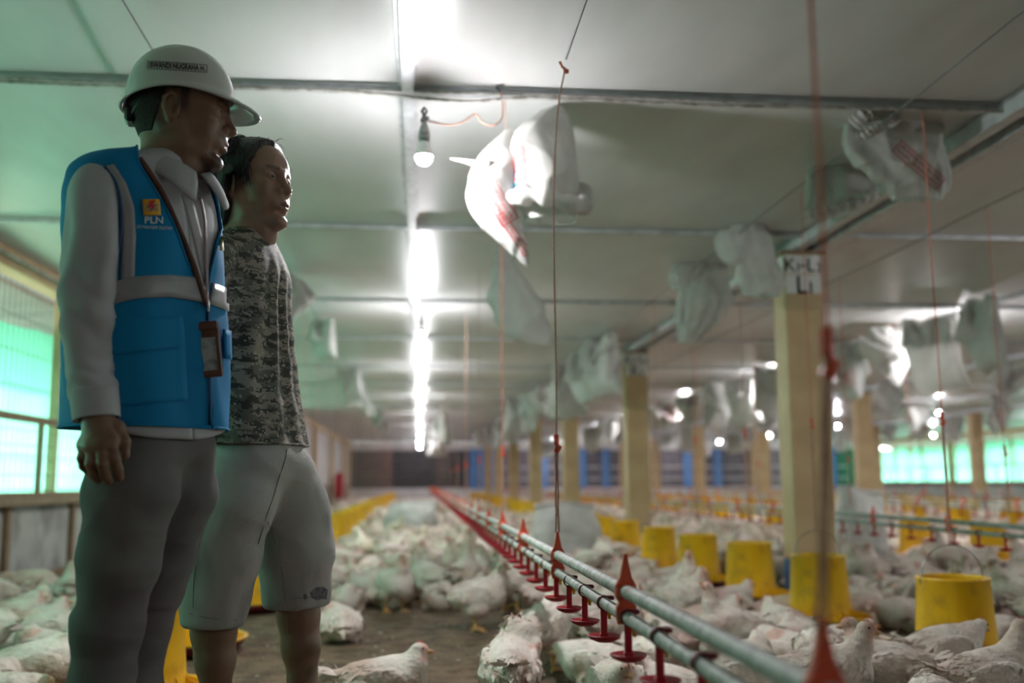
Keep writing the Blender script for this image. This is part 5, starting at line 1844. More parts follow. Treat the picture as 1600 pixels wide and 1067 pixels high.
def lobe(rows, Y, q, seed, pleat=5, pamp=.06, amp=1.0, nth=96, nr=80, lean=(0, 0)):
    """rows (left px, right px, py): the silhouette of a hanging lobe at depth Y; q: depth over width"""
    K = outline([(L_, R_, y, q) for L_, R_, y in rows], Y, FC, LX, 2.0)
    t = np.linspace(0, 1, nr); S_ = spline(K, t); th = np.linspace(0, 2 * PI, nth, endpoint=False)
    g = np.random.default_rng(seed); ph = g.uniform(0, 6, 6)
    V = np.zeros((nth, nr, 3))
    for j in range(nr):
        p = ring(S_[j, :3], FC, LX, S_[j, 3], S_[j, 4], 2.0, th)
        w_ = 1 + pamp * (np.sin(pleat * th + ph[0] + 2 * t[j]) + .6 * np.sin((2 * pleat + 1) * th + ph[1] - 3 * t[j]))
        c = S_[j, :3]
        p = c + (p - c) * w_[:, None]; p[:, 1] += lean[0] + lean[1] * t[j]
        V[:, j] = p
    V = V.reshape(-1, 3); Q = grid_faces(nth, nr, True)
    Q = Q if np.einsum('ij,ij->i', vnormals(V, Q), V - V.mean(0)).mean() > 0 else Q[:, ::-1]
    V = crumple(V, Q, seed, amp)
    return V, Q


def lobe_sack(base, label, lobes, cuffs=(), twists=()):
    o = empty('hanging_sack', base, world=True); tag(o, label, 'sack', 'sacks hung under the ceiling'); out = []
    for i, (rows, Y, q, seed, kw) in enumerate(lobes):
        V, Q = lobe(rows, Y, q, seed, **kw); out.append((V, Q))
        link('sack_cloth', fast_mesh('sack_cloth', V, Q), M['sack'], o)
        tp = V.reshape(-1, 3)[V[:, 2].argmax()]; link('tie_string', MB().tube([tp + (0, 0, -.03), tp + (.003, .002, .01), (tp[0], tp[1], CEIL + .002)], .0022, 5), M['cord_pale'], o)
    for pts, r, sd in cuffs:        # a rolled, bunched edge of cloth
        K = spline([(i, *p) for i, p in enumerate(pts)], np.linspace(0, len(pts) - 1, 60))
        mb = MB(); mb.tube(K, [r * (1 + .25 * math.sin(9.0 * i / 60 * 6 + sd)) for i in range(60)], 18, True)
        V = np.array(mb.v[:60 * 18]); Q = np.array(mb.f[:59 * 18])
        link('rolled_cuff', fast_mesh('rolled_cuff', crumple(V, Q, sd, .35), Q), M['sack'], o)
    for pts, rs, sd in twists:      # a corner drawn out to a point
        n = 30; K = spline([(i, *p) for i, p in enumerate(pts)], np.linspace(0, len(pts) - 1, n)); R_ = np.interp(np.linspace(0, len(rs) - 1, n), range(len(rs)), rs)
        mb = MB(); mb.tube(K, list(R_), 20, True, .6); V = np.array(mb.v[:n * 20]); Q = np.array(mb.f[:(n - 1) * 20])
        link('sack_corner', fast_mesh('sack_corner', crumple(V, Q, sd, .35), Q), M['sack'], o)
    return o, out


Yh = 3.80
right_l = [(867, 873, 167), (842, 886, 182), (812, 896, 200), (798, 902, 222), (797, 907, 248), (800, 909, 275), (802, 908, 300), (806, 906, 322), (820, 900, 345)]
left_l = [(790, 803, 203), (770, 804, 222), (752, 804, 243), (739, 804, 266), (734, 805, 292), (734, 808, 316), (741, 812, 340), (760, 817, 362), (783, 822, 384), (803, 825, 402), (818, 825, 414)]
cuffp = [P(802, 312, Yh - .05), P(822, 305, Yh - .13), P(850, 306, Yh - .16), P(882, 316, Yh - .15), P(905, 322, Yh - .09), P(912, 312, Yh), P(900, 300, Yh + .10), P(862, 298, Yh + .16), P(820, 298, Yh + .12), P(801, 305, Yh + .02), P(802, 312, Yh - .05)]
hero, hl_ = lobe_sack(P(870, 168, Yh), 'big crumpled white sack with red print, tied up beside the nearest bulb',
    [(right_l, Yh, .8, 5, dict(pleat=4, pamp=.025, amp=.75, nth=120, nr=100)), (left_l, Yh - .03, .42, 9, dict(pleat=3, pamp=.025, amp=.6, nth=120, nr=100))],
    [(cuffp, .036, 3)], [([P(762, 258, Yh - .05), P(742, 255, Yh - .05), P(722, 251, Yh - .05), P(704, 248, Yh - .05)], [.030, .020, .010, .006], 4), ([P(818, 404, Yh - .03), P(822, 411, Yh - .03), P(823, 420, Yh - .03)], [.010, .006, .002], 6)])
blv = bvh_of(*hl_[1]); brv = bvh_of(*hl_[0])
class Own:
    def __init__(s, r): s.root = r
    def part(s, name, me, m, parent=None, **k): return link(name, me, m, parent or s.root, **k)
oh = Own(hero)
def warn_px(bvh, px, py, rot, Lpx, lines, own, frame_px=None, m='sack_red', lo=0):
    mb = MB(); c, s_ = math.cos(rot), math.sin(rot); H_ = Lpx * .095
    def at(x, y): return cast_px(bvh, px + x * c - y * s_, py - (x * s_ + y * c), .004)
    def add(V, Fs):
        q = [at(*v) for v in V]
        Fs = [f for f in Fs if all(q[i] is not None for i in f)]
        mb.add([v if v is not None else (0, 0, 0) for v in q], Fs) if all(v is not None for v in q) else mb.add([v if v is not None else np.array(P(px, py, Yh + .02)) for v in q], Fs)
    n = len(lines); hh = H_ * (n * .5 + .35); t = 1.6
    for (x0, y0, x1, y1) in ((-Lpx / 2, -hh, Lpx / 2, -hh + t), (-Lpx / 2, hh - t, Lpx / 2, hh)):
        V = [(x0 + (x1 - x0) * i / 24, y) for i in range(25) for y in (y0, y1)]; add(V, [(2 * i, 2 * i + 2, 2 * i + 3, 2 * i + 1) for i in range(24)])
    for (x0, x1) in ((-Lpx / 2, -Lpx / 2 + t), (Lpx / 2 - t, Lpx / 2)):
        V = [(x, -hh + 2 * hh * i / 8) for i in range(9) for x in (x0, x1)]; add(V, [(2 * i, 2 * i + 2, 2 * i + 3, 2 * i + 1) for i in range(8)])
    for k, tx in enumerate(lines):
        V, Fs = text_mesh(tx, 1); V, Fs = bold(V, Fs, .02); wd = V[:, 0].max() - V[:, 0].min()
        add([(p[0] / wd * Lpx * .9, p[1] * H_ * .82 + ((n - 1) / 2 - k) * H_ - H_ * .0) for p in V], Fs)
    used = sorted({i for f in mb.f for i in f}); mp_ = {k: i for i, k in enumerate(used)}
    mb.v = [mb.v[i] for i in used]; mb.f = [[mp_[i] for i in f] for f in mb.f]
    if mb.f: own.part('printed_warning', mb, M[m])
warn_px(blv, 768, 300, -1.02, 112, ['DILARANG DIGUNAKAN', 'SAPI, KERBAU, KAMBING'], oh)
warn_px(blv, 803, 366, -.98, 78, ['DAN TERNAK LAIN', 'KHUSUS UNGGAS'][:1], oh)
warn_px(brv, 812, 258, -1.5, 60, ['DILARANG', 'SAPI'][:2], oh)
mb = MB(); V, Fs = text_mesh('2', 30); V, Fs = bold(V, Fs, 1.2)
q = [cast_px(brv, 808 + v[0] * .8, 284 - v[1], .004) for v in V]; Fs = [f for f in Fs if all(q[i] is not None for i in f)]
if all(v is not None for v in q): oh.part('blue_mark', MB().add(q, Fs), M['sack_blue'])
a_ = P(870, 168, Yh); b_ = P(874, 146, 3.74); mb = MB()
mb.tube([a_ + (0, 0, -.02), a_ + (.004, .003, .02), (a_ + b_) / 2 + (.004, .004, 0), b_], .0024, 6)
oh.part('tie_string', mb, M['cord_pale'])

Y1_ = 3.93
A_ = [(1352, 1448, 162), (1330, 1462, 176), (1318, 1468, 198), (1317, 1476, 220), (1322, 1482, 240), (1338, 1487, 260), (1362, 1487, 278), (1388, 1482, 296), (1398, 1470, 311)]
sA, lA2 = lobe_sack((1.84, 3.93, 2.15), 'crumpled white sack with red print over the cable at upper right, nearest of its row',
    [(A_, Y1_, .40, 31, dict(pleat=4, pamp=.04, amp=1.5, nth=120, nr=100))],
    [([P(1335, 196, Y1_ - .14), P(1352, 180, Y1_ - .17), P(1380, 176, Y1_ - .17), P(1398, 190, Y1_ - .15)], .030, 12), ([P(1330, 215, Y1_ - .12), P(1350, 210, Y1_ - .16), P(1378, 196, Y1_ - .16)], .022, 15)])
warn_px(bvh_of(*lA2[0]), 1435, 258, -.72, 92, ['DILARANG DIGUNAKAN', 'SAPI, KERBAU'], Own(sA))
Y2_ = 4.5
B_ = [(1296, 1318, 211), (1284, 1332, 226), (1276, 1348, 248), (1272, 1362, 272), (1266, 1370, 294), (1260, 1371, 312), (1254, 1340, 327), (1252, 1300, 340)]
lobe_sack((1.84, 4.5, 2.15), 'loosely folded white sack just left of the nearest one at upper right', [(B_, Y2_, .45, 41, dict(pleat=4, pamp=.07, amp=1.3))],
    [([P(1256, 333, Y2_ - .1), P(1290, 328, Y2_ - .14), P(1330, 318, Y2_ - .14), P(1368, 300, Y2_ - .1)], .026, 22)])
Y3_ = 5.6
C1 = [(1174, 1188, 332), (1148, 1198, 350), (1148, 1206, 375), (1150, 1214, 400), (1154, 1220, 425), (1160, 1224, 446), (1168, 1214, 461)]
C2 = [(1124, 1160, 362), (1117, 1166, 376), (1122, 1172, 396), (1150, 1180, 420)]
lobe_sack((1.84, 5.6, 2.15), 'white sack hanging in front of the sign of the blue-footed column', [(C1, Y3_, .55, 51, dict(pleat=4, pamp=.09, amp=1.1)), (C2, Y3_, .5, 52, dict(amp=1.2))])
Y4_ = 6.65
D1_ = [(1098, 1128, 392), (1086, 1138, 410), (1072, 1142, 435), (1062, 1140, 462), (1058, 1132, 490), (1057, 1112, 515), (1062, 1088, 536)]
D2_ = [(1074, 1110, 400), (1046, 1110, 418), (1042, 1100, 434), (1050, 1090, 452)]
lobe_sack((1.84, 6.65, 2.15), 'creased white sack to the left of the blue-footed column', [(D1_, Y4_, .5, 61, dict(pleat=5, pamp=.08, amp=1.2)), (D2_, Y4_, .6, 62, dict(amp=1.3))])
Y5_ = 6.0
E_ = [(780, 792, 390), (772, 806, 412), (765, 826, 440), (763, 842, 465), (766, 852, 488), (770, 860, 508), (786, 863, 524), (818, 864, 538)]
lobe_sack(P(786, 390, Y5_), 'greenish white sack hanging behind the big printed one', [(E_, Y5_, .35, 71, dict(pleat=3, pamp=.06, amp=1.0))])


def hung(seed, drop=.55, wide=.36, bunch=.2, kind=0):
    """a sack thrown over a cable that runs along y at the origin; local frame"""
    g = np.random.default_rng(seed); nu, nv = 34, 26; th = 2 * PI * np.arange(nu) / nu
    X = np.zeros((nu, nv, 3)); L = .82; mid = (.30 + .25 * g.random())
    pins = {}
    for j in range(nv):
        s = j / (nv - 1)
        d = (s - mid) * L
        x = .035 * np.sign(d) * min(1, abs(d) * 12); z = -abs(d) * .9
        X[:, j, 0] = x + np.sin(th) * .03; X[:, j, 1] = np.cos(th) * .22; X[:, j, 2] = z
    X += g.normal(0, .012, X.shape)
    jm = int(mid * (nv - 1))
    for i in range(0, nu, 3):
        yy = math.cos(th[i]) * bunch * .5 * (1 + .3 * g.normal()) + .05 * g.normal()
        pins[(i, jm + int(g.integers(-2, 3)))] = (g.normal(0, .012), yy, g.normal(0, .02) + .005)
    if kind:   # one corner of the sack caught up on the cable
        pins[(0, nv - 1)] = (g.normal(0, .03), .30, -.02); 
        pins[(nu // 2, 0)] = (g.normal(0, .03), -.26, -.05)
    X = cloth(X, .98, L, pins, 70, 9, press=3.2)
    return X


def sack_thing(seed, kind, printed=False):
    X = hung(seed, kind=kind, bunch=.16 + .12 * (seed % 3))
    o = empty('hanging_sack', (0, 0, 0))
    cloth_obj('sack_cloth', X, M['sack'], o)
    link('tie_string', MB().tube([(0, 0, -.035), (.004, .003, .03), (0, 0, .098)], .0025, 5), M['cord_pale'], o)
    if printed: print_block(X, 34 * .25, 19, 34 / .92, 25 / .82, WARN[:2], M['sack_red'], o, .003)
    return o


protos = [sack_thing(21, 1, True), sack_thing(22, 0), sack_thing(23, 1), sack_thing(24, 0, True), sack_thing(25, 0), sack_thing(26, 1)]
usedp = set(); hung_at = []
def hang(k, x, y, z, rz, label, group='sacks hung under the ceiling', sc=1.25):
    if any(abs(a - x) < .3 and abs(b - y) < .62 for a, b in hung_at): return None
    o = protos[k] if k not in usedp else copy_tree(protos[k])
    usedp.add(k); hung_at.append((x, y)); o.location = (x, y, z); o.rotation_euler = (0, 0, rz); o.scale = (sc, sc, sc)
    tag(o, label, 'sack', group); return o


ZB = 2.15
for i, (k, y) in enumerate(((5, 9.6), (1, 10.3), (2, 10.9), (4, 12.4), (3, 13.2), (0, 14.6), (5, 16.0), (1, 17.8), (4, 20), (2, 22.5), (3, 25), (5, 28))):
    hang(k, 1.84, y, ZB, .7 * i, ['pale sack beside the head of the second column, nearer of the bunch', 'pale sack in the bunch left of the second column', 'third pale sack of the bunch left of the second column'][i] if i < 3 else 'distant pale sack over the right feeder row cable')
for i, (k, y) in enumerate(((1, 7.6), (4, 8.35), (2, 9.0), (5, 9.5), (3, 10.0), (0, 11.6), (1, 12.5), (2, 13.0), (4, 13.6), (5, 14.3), (3, 15), (2, 16.5), (0, 18), (1, 20), (5, 23), (4, 26))):
    hang(k, 4.5, y, ZB - .03, .9 * i, ['white sack at the right edge over the second cable', 'brightly lit white sack beside a bulb at the right', 'small sack hung just right of the blue-footed column, nearest', 'sack with dark mark hung right of the blue-footed column', 'greenish sack hung beside the blue-footed column'][i] if i < 5 else 'distant pale sack over the second cable on the right')
for i in range(16):
    hang(i % 6, 7.1 + (i % 2) * 2.6, 11.5 + 1.45 * i, ZB - .03, 1.1 * i, 'far pale sack hung in the rows towards the right wall', 'far sacks towards the right wall')
for i, (k, y) in enumerate(((2, 7.0), (1, 9.0), (4, 12.8), (3, 14.2), (0, 17.5), (5, 21), (1, 25))):
    hang(k, -.9, y, ZB, .8 * i, ['grey sack hung behind the shoulder of the man in camouflage', 'pale sack hung on the left cable beyond the two men'][i] if i < 2 else 'distant pale sack over the left feeder row cable', sc=.8)
for i, (k, y) in enumerate(((1, 19), (5, 23), (3, 27))):
    hang(k, .435, y, 1.985, 1.0 * i, 'distant pinkish sack over the middle drinker line')


for i in range(14):
    hang((i * 5 + 2) % 6, 4.5, 11.0 + 1.9 * i, ZB - .03, 2.1 * i, 'distant pale sack over the second cable on the right')
for i in range(14):
    hang((i * 5 + 1) % 6, 1.84, 11.4 + 1.35 * i, ZB, 1.7 * i + .4, 'distant pale sack over the right feeder row cable')
for i in range(10):
    hang((i * 5 + 4) % 6, 12.2, 17.0 + 1.6 * i, ZB - .04, 1.3 * i, 'far pale sack hung in the rows towards the right wall', 'far sacks towards the right wall')


def standing_sack(px, py, w_, h_, label, rz, lean=.1, seed=0):
    p = G(px, py); o = empty('feed_sack', p, rz); tag(o, label, 'sack', 'sacks standing on the litter')
    nu, nv = 72, 46; th = 2 * PI * np.arange(nu) / nu; X = np.zeros((nu, nv, 3))
    K = spline([(0, .80, .75, 0), (.06, .98, .98, .01), (.35, 1.05, 1.0, .33), (.7, .98, .78, .70), (.9, .9, .42, .92), (1, .92, .22, 1.0)], np.linspace(0, 1, nv))
    for j in range(nv):
        ct, st = np.cos(th), np.sin(th); rr = (np.abs(ct) ** 2.6 + np.abs(st) ** 2.6) ** (-1 / 2.6)
        X[:, j, 0] = ct * rr * w_ / 2 * K[j, 0] + lean * K[j, 2] ** 1.6 * h_; X[:, j, 1] = st * rr * w_ * .36 * K[j, 1]; X[:, j, 2] = K[j, 2] * h_
    q = X.reshape(-1, 3)
    top = (q[:, 2] / h_)
    q[:, 0] += .03 * wob(q, 9, seed, 2) * top; q[:, 1] += .05 * wob(q, 10, seed + 1, 2) * (.3 + top); q[:, 2] += .06 * wob(q, 6, seed + 2, 1) * top ** 2
    qf = grid_faces(nu, nv, True); N0 = vnormals(q, qf); sg = 1 if ((q - q.mean(0)) * N0).sum() > 0 else -1
    q = crumple(q, qf if sg > 0 else qf[:, ::-1], seed + 40, 1.0)
    q[:, 2] = np.maximum(q[:, 2], .001)
    cloth_obj('sack_cloth', q.reshape(nu, nv, 3), M['sack'], o)
    R_ = q.reshape(nu, nv, 3)[:, -1]
    link('rolled_mouth', MB().tube(list(R_) + [R_[0], R_[1]], .014, 8, False), M['sack'], o)
    link('sack_base', MB().add([tuple(v) for v in q.reshape(nu, nv, 3)[:, 0]], [tuple(range(nu))[::-1]]), M['sack'], o)
    return o


standing_sack(886, 880, .62, .52, 'slumped white sack standing behind the middle drinker line', .3, -.05, 3)
standing_sack(640, 838, .72, .46, 'white sack lying among the flock left of the drinker line', -.3, .12, 8)
standing_sack(1345, 880, .46, .66, 'tall white sack standing to the right of the blue-footed column', .2, .08, 14)
put_far = standing_sack(676, 775, .5, .6, 'far pale sack at the end of the middle drinker line', .2, .05, 20)

# wiring along the first batten and the lamp cord
mb = MB()
def wire(pts, r, m, label, cat='cable', n=30):
    K = [(i, *p) for i, p in enumerate(pts)]
    o = link('ceiling_wire', MB().tube(spline(K, np.linspace(0, len(pts) - 1, n)), r, 6), m); tag(o, label, cat, 'wires under the ceiling'); return o
zc = CEIL - .046
wire([(-2.5, 3.63, zc + .02), (-1.2, 3.63, zc), (-.4, 3.63, zc + .008), (.05, 3.62, zc - .018), (.2, 3.62, zc - .022), (.45, 3.63, zc + .004), (1.2, 3.63, zc - .004), (2.2, 3.63, zc + .006), (3.4, 3.63, zc - .012), (5.0, 3.63, zc)], .0065, M['cable_white'], 'grey-white cable strapped along the nearest ceiling batten', n=70)
wire([(-2.5, 3.645, zc + .03), (-.8, 3.645, zc + .018), (.6, 3.645, zc + .022), (2.0, 3.645, zc + .012), (5.0, 3.645, zc + .02)], .004, M['cable_white'], 'thinner second cable along the nearest ceiling batten', n=50)
Yl = 3.64
wire([P(669, 189, Yl), P(700, 195, Yl), P(722, 191, Yl), P(743, 178, Yl), P(752, 190, Yl), P(770, 196, Yl), P(784, 185, Yl), P(785, 160, Yl), P(781, 143, Yl)], .0036, M['cord_pale'], 'wavy twisted cord from the nearest bulb up to the ceiling cable', n=60)
wire([P(781, 143, Yl), P(776, 136, Yl - .02), P(788, 132, Yl - .03)], .005, M['steel_dark'], 'dark taped joint where the bulb cord meets the ceiling cable', n=10)
wire([P(1515, 440, 8.3), P(1518, 400, 8.3), P(1512, 385, 8.3)], .006, M['cord_pale'], 'short cord above a distant bulb at the right', n=10)
wire([(XL + .1, 2.5, 2.12), (XL + .12, 5.0, 2.13), (XL + .1, 7.5, 2.14), (XL + .12, 11, 2.13)], .012, M['cable_white'], 'bundle of old cables under the ceiling edge at the left wall', n=40)
tag(link('red_cloth', MB().lathe([(.02, .2), (.14, .22), (.16, .5), (.15, .9), (.06, 1.0), (.02, 1.02)], 14, (P(530, 745, 30)[0], 30, 0), sy=.5), mat('red_cloth', (.45, .02, .05), .8)), 'red cloth hanging by the far end of the left wall', 'cloth')
# ------------------------------------------------------------------ the flock
def feather_mat():
    m = mat('white_plumage', (.84, .75, .68), .85, (.70, .58, .49), 11, .42, .66, .5, 75, vcol=True, col3=(.50, .36, .28), scale3=8, spec=.2)
    N, L = nt(m); b = N['Principled BSDF']
    oi = N.new('ShaderNodeObjectInfo'); hs = N.new('ShaderNodeHueSaturation')
    src = b.inputs['Base Color'].links[0].from_socket
    mr = N.new('ShaderNodeMapRange'); mr.inputs[3].default_value = .84; mr.inputs[4].default_value = 1.10
    L.new(oi.outputs['Random'], mr.inputs[0]); L.new(mr.outputs[0], hs.inputs['Value']); L.new(src, hs.inputs['Color']); L.new(hs.outputs[0], b.inputs['Base Color'])
    return m


M['plumage'] = feather_mat()
M['beak'] = mat('beak_horn', (.60, .33, .16), .5)
M['comb'] = mat('comb_skin', (.55, .12, .10), .55)
M['bird_eye'] = mat('bird_eye', (.015, .01, .008), .1)
M['shank'] = mat('yellow_shank', (.62, .34, .12), .6, (.5, .25, .09), 60)


def bird_field(neck, hdir, lift, h, splay=0.0, tilt=.14, fat=1.0, droop=0.0, heap=False):
    """neck: points from the shoulders to the head, in a frame whose origin is the body's middle"""
    neck = [np.array(p, float) for p in neck]
    f = Field((-.26, -.16, -.20), (.26, .16, .28), h)
    ct, st = math.cos(tilt), math.sin(tilt)
    R = np.array([[ct, 0, -st], [0, 1, 0], [st, 0, ct]])
    T = lambda *p: R @ np.array(p)
    f.ell(T(0, 0, 0), np.array((.122, .082, .078)) * (1, fat, 1), 0, R=R)
    f.ell(T(.068, 0, -.012), (.066, .068 * fat, .070), .05, R=R)
    f.ell(T(-.085, 0, .012), (.055, .055, .045), .05, R=R)
    f.cone(T(-.10, 0, .02), T(-.165, 0, .045 - droop), .038, .012, .03)
    f.ell(T(-.165, 0, .045 - droop), (.042, .030, .014), .02, R=R)
    for s in (-1, 1):
        f.ell(T(-.015, s * .052 * (1 + splay), -.058), (.062, .036, .048), .02)
        w = T(-.008, s * .076 * fat, .008)
        f.ell(w, (.088, .015, .046), .010, R=R)
        f.cone(T(-.055, s * .074 * fat, .0), T(-.13, s * .05, .018), .026, .008, .010)
    f.chain(neck, list(np.linspace(.040, .020, len(neck))), .035)
    hd = neck[-1]; d = unit(hdir)
    up = unit(np.array((0, 0, 1.0)) - d * d[2]); sd = np.cross(up, d); RH_ = np.stack([d, sd, up], 1)
    f.ell(hd + d * .008 + up * .004, (.026, .0195, .0205), .012, R=RH_)
    f.cone(hd + d * .018 - up * .006, hd + d * .026 - up * .009, .012, .009, .006)
    return f, hd, RH_


def leaf(base, d, n, L, W):
    """a small curved feather: 2 quads"""
    s = np.cross(d, n)
    return [base - s * W * .3, base + s * W * .3, base + d * L * .55 + s * W * .5 + n * L * .05, base + d * L * .55 - s * W * .5 + n * L * .05, base + d * L + n * L * .02 + s * W * .12, base + d * L + n * L * .02 - s * W * .12]


BIRDS = {}
def make_bird(key, neck, hdir, lift, stand, seed, h=.0052, nf=900, **kw):
    """lift: height of the body's middle over the litter"""
    f, hd, RH_ = bird_field(neck, hdir, lift, h, **kw)
    if not stand: f.clip(lambda x, y, z: -(z + lift - .002))
    V, Q = f.mesh(1)
    N = vnormals(V, Q)
    V = V + N * (.0035 * wob(V, 30, seed, 2) + .0022 * wob(V * np.array((.5, 1, 1)), 85, seed + 1, 2))[:, None]
    dh = np.linalg.norm(V - hd, axis=1)
    fx = (V - hd) @ RH_
    col = np.ones((len(V), 3))
    face = smoothstep(.0, .016, fx[:, 0]) * (dh < .05)
    col *= 1 - face[:, None] * np.array((.02, .26, .30))
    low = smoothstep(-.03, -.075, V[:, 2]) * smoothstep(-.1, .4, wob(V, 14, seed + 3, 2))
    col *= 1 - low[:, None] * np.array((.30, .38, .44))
    pk = smoothstep(.15, .55, wob(V, 11, seed + 5, 2)) * smoothstep(.06, .09, dh)
    col *= 1 - pk[:, None] * np.array((.10, .26, .27))
    r = empty('chicken', (0, 0, 0))
    z = np.array((0, 0, lift))
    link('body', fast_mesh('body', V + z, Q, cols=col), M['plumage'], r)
    d, sd, up = RH_.T
    c = hd + d * .034 - up * .006
    mb = MB(); mb.tube([c - d * .004, c + d * .006, c + d * .015 - up * .002, c + d * .021 - up * .007], [.0085, .0072, .0042, .0008], 8); mb.tube([c - up * .006, c + d * .012 - up * .008], [.005, .0012], 6)
    mb.v = [tuple(np.array(v) + z) for v in mb.v]; link('beak', mb, M['beak'], r)
    mb = MB()
    pr = [(-.012, .0215), (-.004, .0275), (.002, .0265), (.008, .0285), (.014, .0245), (.019, .0215), (.027, .0130), (.026, .0095), (.012, .0185), (-.006, .0195)]
    A = [hd + d * (a + .004) + up * b + sd * .0022 for a, b in pr]; B = [hd + d * (a + .004) + up * b - sd * .0022 for a, b in pr]; n = len(pr)
    mb.add([v + z for v in A + B], [tuple(range(n))[::-1], tuple(range(n, 2 * n))] + [(i, (i + 1) % n, (i + 1) % n + n, i + n) for i in range(n)])
    for s in (-1, 1): mb.tube([hd + z + d * .024 - up * .010 + sd * s * .005, hd + z + d * .022 - up * .022 + sd * s * .005], [.0045, .003], 6)
    link('comb', mb, M['comb'], r)
    for s in (-1, 1):
        mb = MB(); mb.lathe([(0, -.0042), (.003, -.003), (.0042, 0), (.003, .003), (0, .0042)], 8)
        e = hd + z + d * .015 + up * .006 + sd * s * .0185
        mb.v = [tuple(np.array(v) + e) for v in mb.v]; link('eye', mb, M['bird_eye'], r)
    if stand:
        for s in (-1, 1):
            mb = MB(); k = np.array((.005, s * .046, lift - .09)); a = np.array((-.012, s * .05, .016)); 
            mb.tube([k, (k + a) / 2 + (-.012, 0, 0), a], [.014, .0085, .0075], 8)
            for an, L in ((0, .055), (.55, .048), (-.55, .048), (PI, .022)):
                mb.tube([a, a + np.array((math.cos(an) * L * .5, math.sin(an) * L * .5, -.002)), a + np.array((math.cos(an) * L, math.sin(an) * L, -.013))], [.0075, .006, .003], 6)
            link('leg', mb, M['shank'], r)
    # feathers over the body, pointing back
    g = np.random.default_rng(seed); ids = g.permutation(len(V)); mb_v = []; mb_q = []; cc = []
    cnt = 0
    for i in ids:
        p = V[i]; n_ = N[i]
        if dh[i] < .036 or n_[2] < -.75: continue
        small = dh[i] < .10
        bd = np.array((-1.0, 0, -.25)) if not small else unit(V.mean(0) - hd)
        t = bd - n_ * n_.dot(bd)
        if np.linalg.norm(t) < .2: continue
        t = unit(t + g.normal(0, .22, 3)); t = unit(t - n_ * n_.dot(t))
        L = g.uniform(.018, .036) * (.55 if small else 1); W = L * g.uniform(.34, .5)
        q = leaf(p - n_ * .001, t, n_, L, W); b = len(mb_v); mb_v += q; mb_q += [(b, b + 1, b + 2, b + 3), (b + 3, b + 2, b + 4, b + 5)]
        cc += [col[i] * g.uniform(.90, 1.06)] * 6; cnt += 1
        if cnt >= nf: break
    for s in (-1, 1):          # flight feathers along the folded wing, and the tail
        for k in range(9):
            t_ = k / 8
            p = np.array((.02 - .10 * t_, s * (.088 - .022 * t_), -.008 + .022 * t_ - .012)); dd = unit(np.array((-1, -s * .20, -.10 + .30 * t_ + g.normal(0, .05))))
            n_ = np.array((0, s, .15)); q = leaf(p, dd, unit(n_ - dd * dd.dot(n_)), .075, .020); b = len(mb_v); mb_v += q; mb_q += [(b, b + 1, b + 2, b + 3), (b + 3, b + 2, b + 4, b + 5)]; cc += [np.array((.96, .93, .86)) * g.uniform(.85, 1.0)] * 6
        for k in range(6):
            dd = unit(np.array((-1, s * (.06 + .09 * k), .34 + g.normal(0, .12) - kw.get('droop', 0) * 6))); p = np.array((-.145, s * .006 * k, .028 - kw.get('droop', 0)))
            n_ = unit(np.array((.3, s * .4, 1))); q = leaf(p, dd, unit(n_ - dd * dd.dot(n_)), g.uniform(.05, .075), .020); b = len(mb_v); mb_v += q; mb_q += [(b, b + 1, b + 2, b + 3), (b + 3, b + 2, b + 4, b + 5)]; cc += [np.ones(3) * g.uniform(.88, 1.0)] * 6
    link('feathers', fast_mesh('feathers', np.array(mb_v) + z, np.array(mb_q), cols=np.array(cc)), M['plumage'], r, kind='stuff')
    BIRDS[key] = [r, 0]
    return r


make_bird('stand', [(.07, 0, .03), (.105, 0, .085), (.118, 0, .135)], (1, 0, -.05), .168, True, 101)
make_bird('stand_low', [(.08, 0, .02), (.125, 0, .055), (.155, 0, .075)], (1, .3, -.25), .165, True, 111)
make_bird('drink', [(.07, 0, .03), (.10, .01, .10), (.105, .01, .165)], (.8, .1, .75), .170, True, 121, tilt=.3)
make_bird('peck', [(.09, 0, .0), (.155, 0, -.035), (.185, 0, -.085)], (.6, 0, -.9), .165, True, 131, tilt=-.05)
make_bird('sit', [(.07, 0, .02), (.105, 0, .062), (.112, 0, .10)], (1, .15, -.02), .078, False, 141, splay=.25)
make_bird('sit_turned', [(.07, 0, .02), (.10, .02, .06), (.10, .035, .09)], (.3, 1, -.1), .076, False, 151, splay=.25)
make_bird('sit_low', [(.08, 0, .01), (.125, 0, .028), (.155, 0, .036)], (1, -.2, -.2), .074, False, 161, splay=.3)
make_bird('tucked', [(.07, 0, .02), (.085, .02, .055), (.05, .035, .065)], (-.7, .6, -.25), .072, False, 171, splay=.35, fat=1.12, droop=.03)
make_bird('preen', [(.07, 0, .03), (.095, -.02, .095), (.075, -.055, .085), (.045, -.075, .055)], (-.6, -.4, -.8), .160, True, 181, tilt=.22)
KEYS = list(BIRDS)
placed = []
def bird(key, x, y, rz, label=None, group=None, sc=1.0):
    r, n = BIRDS[key]
    o = r if n == 0 else copy_tree(r)
    BIRDS[key][1] += 1
    o.location = (x, y, -.004); o.rotation_euler = (0, 0, rz); o.scale = (sc, sc, sc)
    tag(o, label, 'chicken', group); placed.append((x, y)); return o


gN = 'white broiler chickens near the viewer'
